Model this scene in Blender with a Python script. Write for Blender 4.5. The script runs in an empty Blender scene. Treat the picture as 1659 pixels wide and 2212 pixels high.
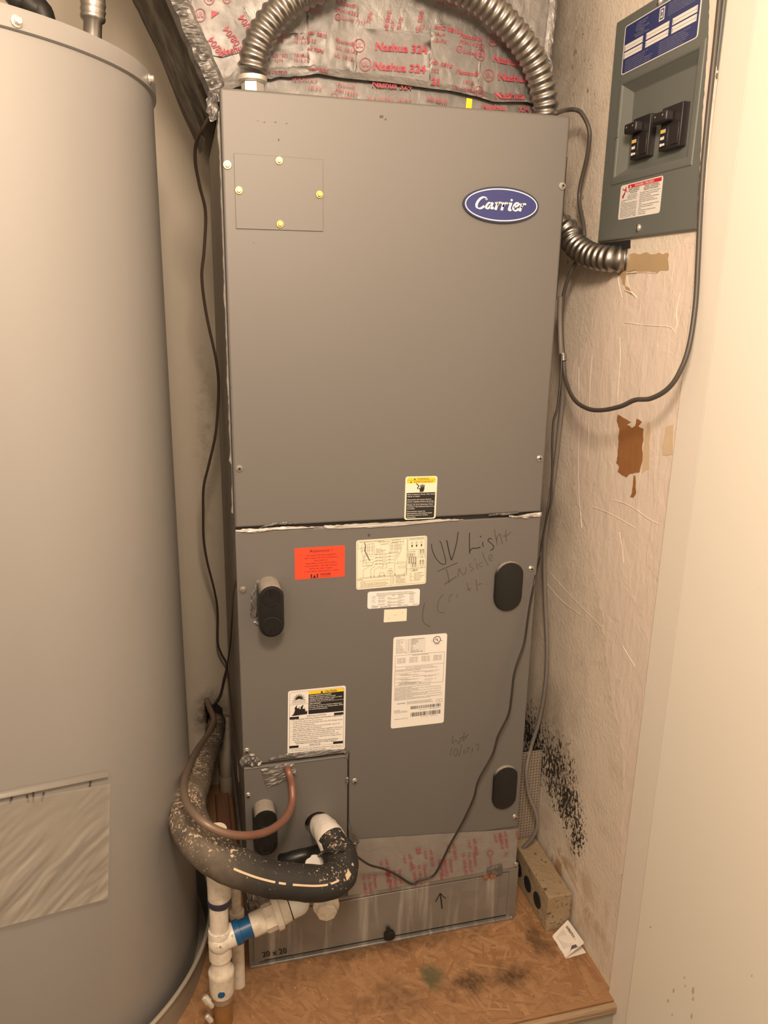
import bpy, bmesh, math, random
from mathutils import Vector, Matrix, Euler, noise
random.seed(7)
S = bpy.context.scene
COL = S.collection
# ------------------------------------------------------------------ camera
F_PX, IMG_W, IMG_H = 1666.18, 1659.0, 2212.0
CAM = Vector((-0.0667, -1.2126, 1.2358))
ROT = Euler((1.3022, -0.018, -0.2488), 'XYZ')
cd = bpy.data.cameras.new('camera'); cam = bpy.data.objects.new('camera', cd); COL.objects.link(cam)
cam.location = CAM; cam.rotation_euler = ROT
cd.sensor_fit = 'HORIZONTAL'; cd.sensor_width = 36.0; cd.lens = 36.0 * F_PX / IMG_W; cd.clip_start = 0.01
S.camera = cam
# ------------------------------------------------------------------ light and exposure
wd = bpy.data.worlds.new('world'); S.world = wd; wd.use_nodes = True
wd.node_tree.nodes['Background'].inputs[0].default_value = (1.0, 0.84, 0.68, 1)
wd.node_tree.nodes['Background'].inputs[1].default_value = 0.02
def lamp(name, loc, energy, radius, col):
    l = bpy.data.lights.new(name, 'POINT'); l.energy = energy; l.shadow_soft_size = radius; l.color = col
    o = bpy.data.objects.new(name, l); COL.objects.link(o); o.location = loc; return o
lamp('ceiling_lamp', (0.0, -1.10, 1.78), 74, 0.12, (1.0, 0.77, 0.57))
lamp('jamb_fill_light', (-0.80, -2.15, 1.95), 46, 0.45, (1.0, 0.77, 0.57))  # unseen soft fill, added from the left to brighten the door jamb
S.view_settings.view_transform = 'Standard'; S.view_settings.look = 'None'
S.view_settings.exposure = 0.0; S.view_settings.gamma = 1.0; S.view_settings.use_curve_mapping = False

# ------------------------------------------------------------------ helpers: where things stand
RM = ROT.to_matrix()
def ray(u, v): return RM @ Vector(((u - IMG_W/2)/F_PX, -(v - IMG_H/2)/F_PX, -1.0))
def PX(u, v, x): d = ray(u, v); return CAM + d*((x-CAM.x)/d.x)
def PY(u, v, y): d = ray(u, v); return CAM + d*((y-CAM.y)/d.y)
def PZ(u, v, z): d = ray(u, v); return CAM + d*((z-CAM.z)/d.z)
def nz(p, s=1.0, o=0.0): return noise.noise(Vector((p[0]*s+o, p[1]*s+o*1.7, p[2]*s-o)))

# ------------------------------------------------------------------ helpers: objects
def par(o, parent):
    if parent is not None:
        o.parent = parent
        o.matrix_parent_inverse = Matrix.Translation(-parent.location) if parent.type == 'EMPTY' else Matrix.Identity(4)
def mk(name, verts, faces, m, parent=None, smooth=False):
    me = bpy.data.meshes.new(name); me.from_pydata([tuple(v) for v in verts], [], faces); me.update()
    me.materials.append(m)
    if smooth: me.polygons.foreach_set('use_smooth', [True]*len(me.polygons))
    o = bpy.data.objects.new(name, me); COL.objects.link(o); par(o, parent); return o
def thing(name, loc, label, cat, group=None):
    o = bpy.data.objects.new(name, None); COL.objects.link(o); o.location = loc; o.empty_display_size = .02
    o['label'] = label; o['category'] = cat
    if group: o['group'] = group
    return o
def tag(o, label, cat, group=None):
    o['label'] = label; o['category'] = cat
    if group: o['group'] = group
    return o
def struct(o): o['kind'] = 'structure'; return o
def lab(o, t): o['label'] = t; return o
def autosmooth(o, ang=35):
    me = o.data; me.polygons.foreach_set('use_smooth', [True]*len(me.polygons))
    me.set_sharp_from_angle(angle=math.radians(ang)); return o
class G:
    """collects geometry for ONE mesh"""
    def __init__(s): s.v = []; s.f = []
    def add(s, v, f):
        n = len(s.v); s.v += [Vector(p) for p in v]; s.f += [tuple(i+n for i in q) for q in f]; return s
    def box(s, x0, x1, y0, y1, z0, z1):
        v = [(x, y, z) for x in (x0, x1) for y in (y0, y1) for z in (z0, z1)]
        return s.add(v, [(0,1,3,2), (4,6,7,5), (0,4,5,1), (2,3,7,6), (0,2,6,4), (1,5,7,3)])
    def quadslab(s, a, b, c, d, off):
        off = Vector(off); q = [Vector(p) for p in (a, b, c, d)]; q += [p+off for p in q]
        return s.add(q, [(0,1,2,3), (7,6,5,4), (0,4,5,1), (1,5,6,2), (2,6,7,3), (3,7,4,0)])
    def poly(s, pts, off):
        n = len(pts); off = Vector(off); pts = [Vector(p) for p in pts]
        return s.add(pts + [p+off for p in pts], [tuple(range(n)), tuple(range(2*n-1, n-1, -1))] + [(i, i+n, (i+1) % n+n, (i+1) % n) for i in range(n)])
    def lathe(s, prof, n, c, axis=(0,0,1), cap=True):
        ax = Vector(axis).normalized(); a = ax.orthogonal().normalized(); b = ax.cross(a); c = Vector(c)
        v = []; f = []
        for r, h in prof:
            for i in range(n):
                t = 2*math.pi*i/n; v.append(c + ax*h + (a*math.cos(t)+b*math.sin(t))*r)
        m = len(prof)
        for j in range(m-1):
            for i in range(n):
                k = (i+1) % n; f.append((j*n+i, j*n+k, (j+1)*n+k, (j+1)*n+i))
        if cap: f.append(tuple(range(n-1, -1, -1))); f.append(tuple((m-1)*n+i for i in range(n)))
        return s.add(v, f)
    def build(s, name, m, parent=None, smooth=False, sharp=None):
        o = mk(name, s.v, s.f, m, parent, smooth)
        if sharp: autosmooth(o, sharp)
        return o
def bevel(o, w, seg=2):
    bm = bmesh.new(); bm.from_mesh(o.data)
    bmesh.ops.recalc_face_normals(bm, faces=bm.faces)
    r = bmesh.ops.bevel(bm, geom=bm.edges[:], offset=w, segments=seg, affect='EDGES', profile=.5)
    for f in bm.faces: f.smooth = False
    for f in r['faces']: f.smooth = True
    bm.to_mesh(o.data); bm.free(); return o
def fixn(o):
    bm = bmesh.new(); bm.from_mesh(o.data); bmesh.ops.recalc_face_normals(bm, faces=bm.faces); bm.to_mesh(o.data); bm.free(); return o
def catmull(pts, sub):
    P = [Vector(p) for p in pts]
    if len(P) < 3 or sub <= 1: return P
    Q = [P[0]*2-P[1]] + P + [P[-1]*2-P[-2]]; out = []
    for i in range(1, len(Q)-2):
        a, b, c, d = Q[i-1:i+3]
        for k in range(sub):
            t = k/sub
            out.append(.5*((2*b)+(c-a)*t+(2*a-5*b+4*c-d)*t*t+(3*b-a-3*c+d)*t**3))
    out.append(P[-1]); return out
def frames(path):
    n = len(path); T = []
    for i in range(n):
        t = path[min(i+1, n-1)]-path[max(i-1, 0)]
        T.append(t.normalized() if t.length > 1e-9 else Vector((0,0,1)))
    N = [T[0].orthogonal().normalized()]
    for i in range(1, n):
        v = N[-1]-T[i]*N[-1].dot(T[i]); N.append(v.normalized())
    return T, N
def tube_geo(g, path, r, n=10, wob=None):
    T, N = frames(path); v = []; f = []; m = len(path)
    for i, p in enumerate(path):
        B = T[i].cross(N[i]); rr = r(i/(m-1)) if callable(r) else r
        for k in range(n):
            a = 2*math.pi*k/n; d = N[i]*math.cos(a)+B*math.sin(a)
            q = rr + (wob(p+d*rr) if wob else 0)
            v.append(p+d*q)
    for i in range(m-1):
        for k in range(n):
            l = (k+1) % n; f.append((i*n+k, i*n+l, (i+1)*n+l, (i+1)*n+k))
    f.append(tuple(range(n-1, -1, -1))); f.append(tuple((m-1)*n+k for k in range(n)))
    g.add(v, f); return g
def tube(name, pts, r, m, parent=None, n=10, sub=8, wob=None):
    return tube_geo(G(), catmull(pts, sub), r, n, wob).build(name, m, parent, sharp=60)
def resample(path, step):
    out = [path[0].copy()]; acc = 0
    for a, b in zip(path, path[1:]):
        L = (b-a).length; t = step-acc
        while t <= L:
            out.append(a.lerp(b, t/L)); t += step
        acc = (acc+L) % step
    return out
# ------------------------------------------------------------------ helpers: materials
def newmat(name):
    m = bpy.data.materials.new(name); m.use_nodes = True; return m
class NT:
    def __init__(s, m): s.t = m.node_tree; s.b = s.t.nodes['Principled BSDF']; s.co = s.n('ShaderNodeTexCoord').outputs['Object']
    def n(s, k, **kw):
        x = s.t.nodes.new(k)
        for a, b in kw.items(): setattr(x, a, b)
        return x
    def l(s, a, b):
        if hasattr(a, 'is_linked') or hasattr(a, 'links'): s.t.links.new(a, b)
        else:
            if hasattr(b.default_value, '__len__') and not hasattr(a, '__len__'): a = [a]*len(b.default_value)
            if hasattr(b.default_value, '__len__') and len(b.default_value) == 4 and len(a) == 3: a = (*a, 1)
            b.default_value = a
    def map(s, vec=None, scale=(1,1,1), rot=(0,0,0), loc=(0,0,0)):
        x = s.n('ShaderNodeMapping'); s.l(vec or s.co, x.inputs[0]); x.inputs['Scale'].default_value = scale
        x.inputs['Rotation'].default_value = rot; x.inputs['Location'].default_value = loc; return x.outputs[0]
    def noi(s, scale, det=3, rough=.55, dist=0, vec=None):
        x = s.n('ShaderNodeTexNoise'); s.l(vec or s.co, x.inputs['Vector']); x.inputs['Scale'].default_value = scale
        x.inputs['Detail'].default_value = det; x.inputs['Roughness'].default_value = rough; x.inputs['Distortion'].default_value = dist
        return x.outputs['Fac']
    def vor(s, scale, vec=None, feature='F1', out='Distance'):
        x = s.n('ShaderNodeTexVoronoi', feature=feature); s.l(vec or s.co, x.inputs['Vector']); x.inputs['Scale'].default_value = scale
        return x.outputs[out]
    def ramp(s, fac, *st):
        x = s.n('ShaderNodeValToRGB'); s.l(fac, x.inputs[0]); e = x.color_ramp.elements
        while len(e) < len(st): e.new(.5)
        for q, (p, c) in zip(e, st):
            q.position = p; q.color = (c, c, c, 1) if not hasattr(c, '__len__') else (*c, 1)
        return x.outputs[0]
    def mix(s, fac, a, b):
        x = s.n('ShaderNodeMix', data_type='RGBA'); s.l(fac, x.inputs[0]); s.l(a, x.inputs[6]); s.l(b, x.inputs[7]); return x.outputs[2]
    def ma(s, op, a, b=0.0, clamp=False):
        x = s.n('ShaderNodeMath', operation=op, use_clamp=clamp); s.l(a, x.inputs[0]); s.l(b, x.inputs[1]); return x.outputs[0]
    def blob(s, c, sz, soft=1.0, warp=0.0, wscale=12):
        """1 inside an ellipsoid of half sizes sz round c, fading out; its rim warped by noise"""
        v = s.n('ShaderNodeVectorMath', operation='SUBTRACT'); s.l(s.co, v.inputs[0]); v.inputs[1].default_value = c
        d = s.n('ShaderNodeVectorMath', operation='DIVIDE'); s.l(v.outputs[0], d.inputs[0]); d.inputs[1].default_value = sz
        le = s.n('ShaderNodeVectorMath', operation='LENGTH'); s.l(d.outputs[0], le.inputs[0]); L = le.outputs['Value']
        if warp: L = s.ma('ADD', L, s.ma('MULTIPLY', s.ma('SUBTRACT', s.noi(wscale, 4, .6), .5), warp))
        return s.ma('MULTIPLY', s.ma('SUBTRACT', 1.0, L), 1.0/soft, True)
    def col(s, c): s.l(c, s.b.inputs['Base Color'])
    def rough(s, c): s.l(c, s.b.inputs['Roughness'])
    def bump(s, h, strength=.3, dist=.002):
        x = s.n('ShaderNodeBump'); s.l(h, x.inputs['Height']); x.inputs['Strength'].default_value = strength; x.inputs['Distance'].default_value = dist
        s.t.links.new(x.outputs[0], s.b.inputs['Normal'])
def plain(name, c, rough=.5, metal=0.0, spec=.5, dirt=.06, dscale=30, bump=0.0, bscale=200, coat=0.0):
    m = newmat(name); k = NT(m)
    f = k.noi(dscale, 4, .6)
    k.col(k.mix(f, tuple(x*(1-dirt) for x in c), tuple(min(1, x*(1+dirt)) for x in c)))
    k.b.inputs['Roughness'].default_value = rough; k.b.inputs['Metallic'].default_value = metal
    k.b.inputs['Specular IOR Level'].default_value = spec; k.b.inputs['Coat Weight'].default_value = coat
    if bump: k.bump(k.noi(bscale, 3), bump, .001)
    return m
# ================================================================== materials
M = {}
M['unit'] = plain('grey_unit_paint', (.180, .174, .168), .56, .34, .4, .02, 6, .03, 900)
M['unit_side'] = plain('unit_casing_paint', (.36, .33, .285), .55, .1, .5, .08, 8)
M['dark'] = plain('dark_gap', (.012, .011, .010), .8)
M['black_plastic'] = plain('black_plastic', (.010, .010, .010), .38, 0, .5, .1, 60)
M['dusty_black'] = None
M['white_label'] = plain('white_label_paper', (.80, .79, .77), .45, 0, .4, .02, 50)
M['cream_label'] = plain('cream_label_paper', (.80, .76, .62), .45, 0, .4, .02, 50)
M['ink'] = plain('black_ink', (.018, .016, .016), .5)
M['ink_soft'] = plain('grey_ink', (.11, .10, .09), .5)
M['ink_pale'] = plain('pale_blue_ink', (.30, .32, .42), .5)
M['yellow'] = plain('yellow_ink', (.86, .62, .03), .45)
M['red_label'] = plain('red_label_paper', (.85, .075, .035), .45, 0, .4, .03, 40)
M['red_ink'] = plain('red_ink', (.62, .025, .045), .4)
M['foil_print'] = plain('red_tape_print', (.36, .050, .075), .55)
M['blue_badge'] = plain('navy_badge', (.026, .034, .17), .28, 0, .5, .02)
M['badge_rim'] = plain('dark_badge_rim', (.020, .022, .05), .35)
M['white_ink'] = plain('white_ink', (.84, .83, .80), .4)
M['blue_label'] = plain('navy_label', (.035, .045, .16), .4)
M['marker'] = plain('black_marker', (.022, .020, .018), .6)
M['marker_faint'] = plain('worn_marker', (.070, .064, .058), .6)
M['gold'] = plain('zinc_gold_screw', (.78, .58, .22), .3, .9)
M['steel'] = plain('steel_screw', (.55, .53, .50), .32, .9)
M['conduit'] = plain('galvanised_conduit', (.34, .325, .305), .34, 1.0, .5, .15, 60)
M['nut'] = plain('connector_metal', (.78, .76, .70), .35, .7)
M['cable_grey'] = plain('grey_cable', (.20, .18, .165), .5)
M['cable_black'] = plain('black_cable', (.030, .028, .026), .42)
M['cable_dusk'] = plain('dark_taupe_cable', (.065, .057, .050), .45)
M['cable_brown'] = plain('brown_cable', (.075, .050, .038), .5)
M['panel'] = plain('grey_panel_enamel', (.150, .165, .155), .4, .1, .5, .03, 20)
M['breaker'] = plain('breaker_bakelite', (.022, .019, .021), .42)
M['jamb'] = plain('cream_jamb_paint', (.76, .72, .65), .5, 0, .5, .02, 8, .05, 60)
M['door'] = plain('cream_door_paint', (.80, .775, .70), .45, 0, .5, .015, 5, .04, 40)
M['pvc'] = None
M['blue_primer'] = plain('blue_primer', (.010, .085, .22), .35, 0, .5, .35, 90)
M['wrap'] = plain('white_tape_wrap', (.74, .70, .66), .6, 0, .4, .05, 40, .4, 120)
M['plastic_white'] = plain('white_plastic', (.74, .72, .68), .4)
M['galv'] = None
def _mats():
    # dusty black plugs
    m = newmat('dusty_black_plastic'); k = NT(m); g = k.n('ShaderNodeNewGeometry')
    sp = k.n('ShaderNodeSeparateXYZ'); k.l(g.outputs['Normal'], sp.inputs[0])
    up = k.ramp(sp.outputs[2], (.25, 0.0), (.75, 1.0))
    k.col(k.mix(k.ma('MULTIPLY', up, k.ramp(k.noi(120, 4), (.2, .75), (.7, 1.0))), (.010, .010, .010), (.30, .27, .23)))
    k.rough(k.mix(up, .35, .85)); M['dusty_black'] = m
    # foil
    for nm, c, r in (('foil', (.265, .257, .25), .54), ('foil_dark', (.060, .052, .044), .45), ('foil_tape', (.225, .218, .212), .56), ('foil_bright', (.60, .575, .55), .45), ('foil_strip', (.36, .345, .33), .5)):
        m = newmat('aluminium_' + nm); k = NT(m)
        k.col(k.mix(k.noi(14, 4, .6), tuple(x*.82 for x in c), tuple(min(1, x*1.12) for x in c)))
        k.b.inputs['Metallic'].default_value = {'foil_bright': .35, 'foil_strip': .5}.get(nm, .85)
        k.rough(k.ramp(k.noi(30, 4), (.3, r-.08), (.7, r+.12)))
        w = k.ma('ADD', k.noi(38, 5, .62, .8), k.ma('MULTIPLY', k.noi(260, 2), .12)); k.bump(w, .40 if nm != 'foil_tape' else .22, .004); M[nm] = m
    # pvc
    m = newmat('dirty_white_pvc'); k = NT(m)
    d = k.ramp(k.noi(45, 5, .65), (.47, 0.0), (.68, 1.0))
    c = k.mix(k.ma('MULTIPLY', d, .55), (.72, .66, .57), (.42, .33, .23))
    pr = k.ramp(k.noi(70, 3), (.66, 0.0), (.70, 1.0))
    k.col(c); k.b.inputs['Roughness'].default_value = .38; M['pvc'] = m
    m = newmat('blue_stained_pvc'); k = NT(m); b = PY(486, 2035, -.13)
    d = k.ramp(k.noi(60, 5, .65), (.45, 0.0), (.7, 1.0)); c = k.mix(k.ma('MULTIPLY', d, .35), (.76, .70, .61), (.45, .36, .26))
    s1 = k.ramp(k.noi(85, 4, .6, 1.5), (.60, 0.0), (.66, 1.0)); c = k.mix(k.ma('MULTIPLY', s1, .75), c, (.06, .22, .27))
    k.col(c); k.b.inputs['Roughness'].default_value = .32; M['pvc_stained'] = m
    # clear amber tube
    m = newmat('amber_clear_tube'); k = NT(m); k.col(k.mix(k.noi(50, 3), (.42, .24, .10), (.30, .14, .04)))
    k.b.inputs['Roughness'].default_value = .2; k.b.inputs['Transmission Weight'].default_value = .35; M['amber'] = m
    # galvanised door with stains
    m = newmat('stained_galvanised_sheet'); k = NT(m)
    sv = k.map(scale=(38, 1, 3.0)); st = k.ramp(k.noi(1, 5, .62, .3, sv), (.52, 0.0), (.72, 1.0))
    c = k.mix(k.vor(40, out='Color'), (.26, .255, .24), (.32, .312, .295)); c = k.mix(k.noi(7, 4), (.19, .182, .168), c)
    c = k.mix(k.ma('MULTIPLY', st, .75), c, (.52, .50, .46)); k.col(c)
    k.b.inputs['Metallic'].default_value = .40; k.rough(k.mix(st, .42, .75)); M['galv'] = m
    # insulation foam
    m = newmat('flaking_foam_insulation'); k = NT(m)
    sc = k.map(scale=(1, 1, 1)); f = k.noi(210, 4, .6, .6, sc); big = k.noi(14, 3)
    g = k.n('ShaderNodeNewGeometry'); sp = k.n('ShaderNodeSeparateXYZ'); k.l(g.outputs['Normal'], sp.inputs[0])
    bk = k.n('ShaderNodeSeparateXYZ'); k.l(k.co, bk.inputs[0])
    dust = k.ma('MULTIPLY', k.ramp(sp.outputs[2], (.35, 0.0), (1.0, 1.0)), k.ramp(bk.outputs[0], (.25, 1.0), (.55, .45)))  # settled dust, thicker near the wall end
    old = k.ma('SUBTRACT', .02, bk.outputs[0]); old = k.ma('MULTIPLY', old, 9.0, True)
    c = k.mix(k.noi(30, 4), (.014, .013, .012), (.030, .028, .026))
    c = k.mix(k.ma('MULTIPLY', old, k.ramp(k.noi(26, 5, .65), (.3, .25), (.65, .85))), c, (.215, .175, .135))
    th = k.ma('ADD', k.ma('MULTIPLY', k.ma('ADD', sp.outputs[2], k.ma('MULTIPLY', old, .5)), .085), k.ma('MULTIPLY', k.ma('SUBTRACT', big, .5), .35))
    fl = k.ramp(k.ma('ADD', f, th), (.695, 0.0), (.715, 1.0))
    c = k.mix(fl, c, (.62, .48, .35)); k.col(c); k.b.inputs['Roughness'].default_value = .72
    k.bump(k.ma('ADD', k.noi(90, 4), fl), .35, .0015); M['foam'] = m
    # copper tube with a jacket
    m = newmat('dull_copper_tube'); k = NT(m); bk = k.n('ShaderNodeSeparateXYZ'); k.l(k.co, bk.inputs[0])
    bare = k.ramp(k.ma('ADD', bk.outputs[0], .5), (.42, 0.0), (.50, 1.0))
    k.col(k.mix(bare, (.20, .15, .115), k.mix(k.noi(40, 4), (.20, .095, .065), (.27, .135, .095)))); k.b.inputs['Metallic'].default_value = .25
    k.b.inputs['Roughness'].default_value = .42; M['copper'] = m
    # water heater enamel
    m = newmat('cream_grey_enamel'); k = NT(m); k.col(k.mix(k.noi(3, 3), (.285, .275, .265), (.305, .295, .285)))
    k.b.inputs['Roughness'].default_value = .42; k.b.inputs['Specular IOR Level'].default_value = .8; k.b.inputs['Coat Weight'].default_value = .3; k.b.inputs['Coat Roughness'].default_value = .22
    k.bump(k.noi(5, 2), .05, .01); M['tank'] = m
    m = newmat('clear_plastic_pouch'); k = NT(m); k.col((.46, .42, .36)); k.b.inputs['Roughness'].default_value = .15
    k.b.inputs['Alpha'].default_value = .42; M['pouch'] = m
    # drain pan
    M['pan'] = plain('grey_pan_metal', (.34, .31, .27), .45, .3, .5, .1, 20)
    # brick
    m = newmat('buff_brick'); k = NT(m); c = k.mix(k.noi(25, 4), (.36, .27, .165), (.47, .365, .24)); p = k.ramp(k.noi(85, 4, .65), (.60, 0.0), (.68, 1.0))
    k.col(k.mix(p, c, (.12, .075, .04))); k.b.inputs['Roughness'].default_value = .9; k.bump(k.noi(95, 6, .75), 1.0, .006); M['brick'] = m
    # right wall: old plaster with mould, stains and painted duct shade
    m = newmat('mouldy_plaster'); k = NT(m)
    c = k.mix(k.noi(5, 5, .6), (.66, .585, .50), (.76, .69, .60))
    gr = k.ramp(k.noi(11, 5, .7), (.50, 0.0), (.75, 1.0)); c = k.mix(k.ma('MULTIPLY', gr, .35), c, (.34, .28, .21))
    sc = k.map(scale=(60, 38, 24), rot=(0.25, 0, 0)); fine = k.noi(4.6, 4, .62, .4, sc)
    tot = None
    for (u, v, a, b) in ((1150, 1600, .22, .10), (1200, 1665, .12, .105), (1225, 1735, .085, .085), (1246, 1800, .04, .075)):
        w = PX(u, v, .65); e = k.blob((w.x, w.y, w.z), (.5, a, b), .9, .9, 16)
        tot = e if tot is None else k.ma('MAXIMUM', tot, e)
    th = k.ramp(k.ma('ADD', fine, k.ma('MULTIPLY', tot, .20)), (.605, 0.0), (.665, 1.0)); mo = k.ma('MULTIPLY', th, k.ramp(tot, (0.0, 0.0), (.12, 1.0)))
    haze_shade = None
    for (u, v, a, b, s) in ((1195, 1600, .17, .17, .75), (1170, 1110, .18, .10, .6), (1225, 120, .16, .18, .45)):  # brown haze round the mould; the topmost blob paints the duct's shadow
        w = PX(u, v, .65); e = k.ma('MULTIPLY', k.blob((w.x, w.y, w.z), (.5, a, b), 1, .7, 9), s)
        haze_shade = e if haze_shade is None else k.ma('MAXIMUM', haze_shade, e)
    c = k.mix(k.ma('MULTIPLY', haze_shade, k.ramp(k.noi(16, 5, .7), (.30, 0.1), (.62, 1.0))), c, (.135, .105, .07))
    sp = None
    for (u, v, a, b) in ((1265, 130, .07, .16), (1240, 500, .08, .10)):
        w = PX(u, v, .65); e = k.blob((w.x, w.y, w.z), (.5, a, b), .5, .5, 9); sp = e if sp is None else k.ma('MAXIMUM', sp, e)
    spots = k.ma('MULTIPLY', k.ramp(k.noi(75, 4, .65), (.60, 0.0), (.66, 1.0)), sp); c = k.mix(k.ma('MULTIPLY', spots, .8), c, (.16, .10, .06))
    w = PX(1195, 1870, .65); rs = k.blob((w.x, w.y-.03, .09), (.5, .24, .10), .8, .9, 16); c = k.mix(k.ma('MULTIPLY', rs, k.ramp(k.noi(14, 5, .6, .6), (.44, 0.0), (.58, .8))), c, (.36, .20, .07))
    c = k.mix(mo, c, (.030, .023, .017)); k.col(c); k.b.inputs['Roughness'].default_value = .75
    k.bump(k.ma('ADD', k.noi(120, 4, .7), k.ma('MULTIPLY', k.noi(18, 4), 1.2)), .45, .004); M['plaster'] = m
    m = newmat('smooth_old_paint'); k = NT(m); c = k.mix(k.noi(7, 4), (.72, .63, .56), (.80, .70, .62))
    ve = k.map(scale=(1, 30, 1.4)); c = k.mix(k.ma('MULTIPLY', k.ramp(k.noi(1, 4, .6, 0, ve), (.55, 0.0), (.75, 1.0)), .10), c, (.56, .47, .37))
    k.col(c); k.b.inputs['Roughness'].default_value = .5; k.bump(k.ma('ADD', k.noi(16, 6, .65, .6), k.ma('MULTIPLY', k.noi(1, 3, .6, .5, k.map(scale=(1, 40, 12), rot=(.35, 0, 0))), .7)), .5, .005); M['paint'] = m
    m = newmat('torn_brown_paper'); k = NT(m); k.col(k.mix(k.noi(1, 4, .6, 0, k.map(scale=(1, 260, 30))), (.24, .10, .030), (.36, .165, .06))); k.b.inputs['Roughness'].default_value = .8; M['brown'] = m
    M['tan'] = plain('tan_undercoat', (.46, .34, .20), .55, 0, .5, .1, 25)
    M['tan_pale'] = plain('pale_tan_stain', (.66, .52, .36), .55, 0, .5, .1, 25)
    # back and left walls
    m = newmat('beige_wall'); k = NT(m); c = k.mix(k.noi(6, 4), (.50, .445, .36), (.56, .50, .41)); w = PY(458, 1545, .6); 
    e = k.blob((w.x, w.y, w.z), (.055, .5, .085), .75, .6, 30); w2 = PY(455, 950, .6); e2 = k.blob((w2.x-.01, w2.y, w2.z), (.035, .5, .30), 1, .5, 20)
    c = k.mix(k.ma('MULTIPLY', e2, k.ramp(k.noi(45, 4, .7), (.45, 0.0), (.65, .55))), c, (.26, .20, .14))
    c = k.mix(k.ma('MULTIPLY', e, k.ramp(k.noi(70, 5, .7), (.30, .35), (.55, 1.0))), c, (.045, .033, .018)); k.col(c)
    k.b.inputs['Roughness'].default_value = .6; k.bump(k.noi(60, 4), .12, .002); M['wall'] = m
    M['hall'] = plain('hall_wall_paint', (.46, .43, .38), .6)
    M['hall_floor'] = plain('hall_floor', (.12, .09, .065), .6)
    # wood
    m = newmat('stained_strand_board'); k = NT(m); at = k.n('ShaderNodeAttribute', attribute_name='shade')
    gr = k.noi(1, 4, .6, .3, k.map(scale=(40, 140, 40), rot=(0, 0, .5)))
    c = k.mix(at.outputs['Fac'], (.30, .160, .075), (.44, .260, .135)); c = k.mix(k.ma('MULTIPLY', gr, .5), c, (.18, .085, .035))
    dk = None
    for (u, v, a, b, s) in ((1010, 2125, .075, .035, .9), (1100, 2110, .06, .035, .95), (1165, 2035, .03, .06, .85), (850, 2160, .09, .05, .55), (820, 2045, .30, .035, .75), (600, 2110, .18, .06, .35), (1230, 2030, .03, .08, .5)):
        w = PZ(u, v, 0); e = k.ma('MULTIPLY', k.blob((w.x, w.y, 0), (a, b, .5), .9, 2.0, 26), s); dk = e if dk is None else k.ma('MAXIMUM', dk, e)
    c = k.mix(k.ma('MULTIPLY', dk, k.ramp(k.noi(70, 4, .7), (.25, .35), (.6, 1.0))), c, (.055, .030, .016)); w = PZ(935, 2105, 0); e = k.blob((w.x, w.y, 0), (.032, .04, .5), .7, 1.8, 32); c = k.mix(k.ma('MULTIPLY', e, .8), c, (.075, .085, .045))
    k.col(c); k.b.inputs['Roughness'].default_value = .62; k.bump(gr, .3, .001); M['osb'] = m
    m = newmat('worn_wood'); k = NT(m); gr = k.noi(1, 5, .65, .4, k.map(scale=(9, 120, 160))); k.col(k.mix(gr, (.22, .125, .06), (.52, .40, .27))); k.b.inputs['Roughness'].default_value = .8; k.bump(gr, .8, .004); M['wornwood'] = m
    M['greyboard'] = plain('grey_painted_board', (.36, .33, .28), .65, 0, .5, .15, 30, .3, 90)
    m = newmat('red_brown_board'); k = NT(m); gr = k.noi(1, 5, .65, .4, k.map(scale=(160, 7, 60))); k.col(k.mix(gr, (.16, .075, .040), (.28, .14, .08))); k.b.inputs['Roughness'].default_value = .75; k.bump(gr, .5, .002); M['redwood'] = m
    M['paper'] = plain('leaflet_paper', (.80, .75, .70), .5)
    M['perf'] = plain('perforated_sheet', (.33, .28, .23), .6, .1)
    M['yellow_plastic'] = plain('yellow_plastic', (.80, .58, .02), .4)
_mats()
# ================================================================== the setting
XW, YB = 0.650, 0.600           # plane of the right wall, plane of the back wall
YE = -0.226                     # front edge of the platform
HZ = -0.30                      # hall floor
# platform deck of strand board
fl = struct(G().box(-1.0, XW, YE, YB, -.020, 0).build('floor', M['osb']))
fl['label'] = 'stained strand board platform under the furnace and tank'
fa = fl.data.attributes.new('shade', 'FLOAT', 'FACE')
for i in range(len(fl.data.polygons)): fa.data[i].value = .5
def strands():
    g = G(); sh = []
    rnd = random.Random(3)
    for i in range(1500):
        x = rnd.uniform(-.16, XW-.006); y = rnd.uniform(YE+.002, .02 if rnd.random() < .85 else .5)
        L = rnd.uniform(.03, .095); W = rnd.uniform(.004, .012); a = rnd.gauss(1.9, .75); z = rnd.uniform(.0002, .0011)
        d = Vector((math.cos(a), math.sin(a), 0)); n = Vector((-d.y, d.x, 0)); c = Vector((x, y, z))
        sk = rnd.uniform(-.006, .006)
        pts = [c-d*L/2-n*W/2, c+d*(L/2+sk)-n*W/2*.8, c+d*(L/2-sk)+n*W/2*.7, c-d*(L/2-sk*.5)+n*W/2]
        if any(p.x > XW-.003 or p.y < YE+.001 or p.y > YB-.01 for p in pts): continue
        g.add(pts, [(0,1,2,3)]); sh.append(rnd.random())
    o = g.build('wood_strands', M['osb'], fl); o['kind'] = 'stuff'
    at = o.data.attributes.new('shade', 'FLOAT', 'FACE')
    for i, s in enumerate(sh): at.data[i].value = s
strands()
# nosing strip and fascia of the platform
tr = struct(G().box(-1.0, XW-.003, YE-.012, YE, -.020, -.001).build('trim_1', M['wornwood'])); tr['label'] = 'rough worn wooden nosing on the platform edge'
bevel(tr, .004, 2)
tr = struct(G().box(-1.0, XW-.003, YE-.004, YE+.016, HZ, -.0205).build('trim_2', M['greyboard'])); tr['label'] = 'grey painted board below the platform edge'
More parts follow.
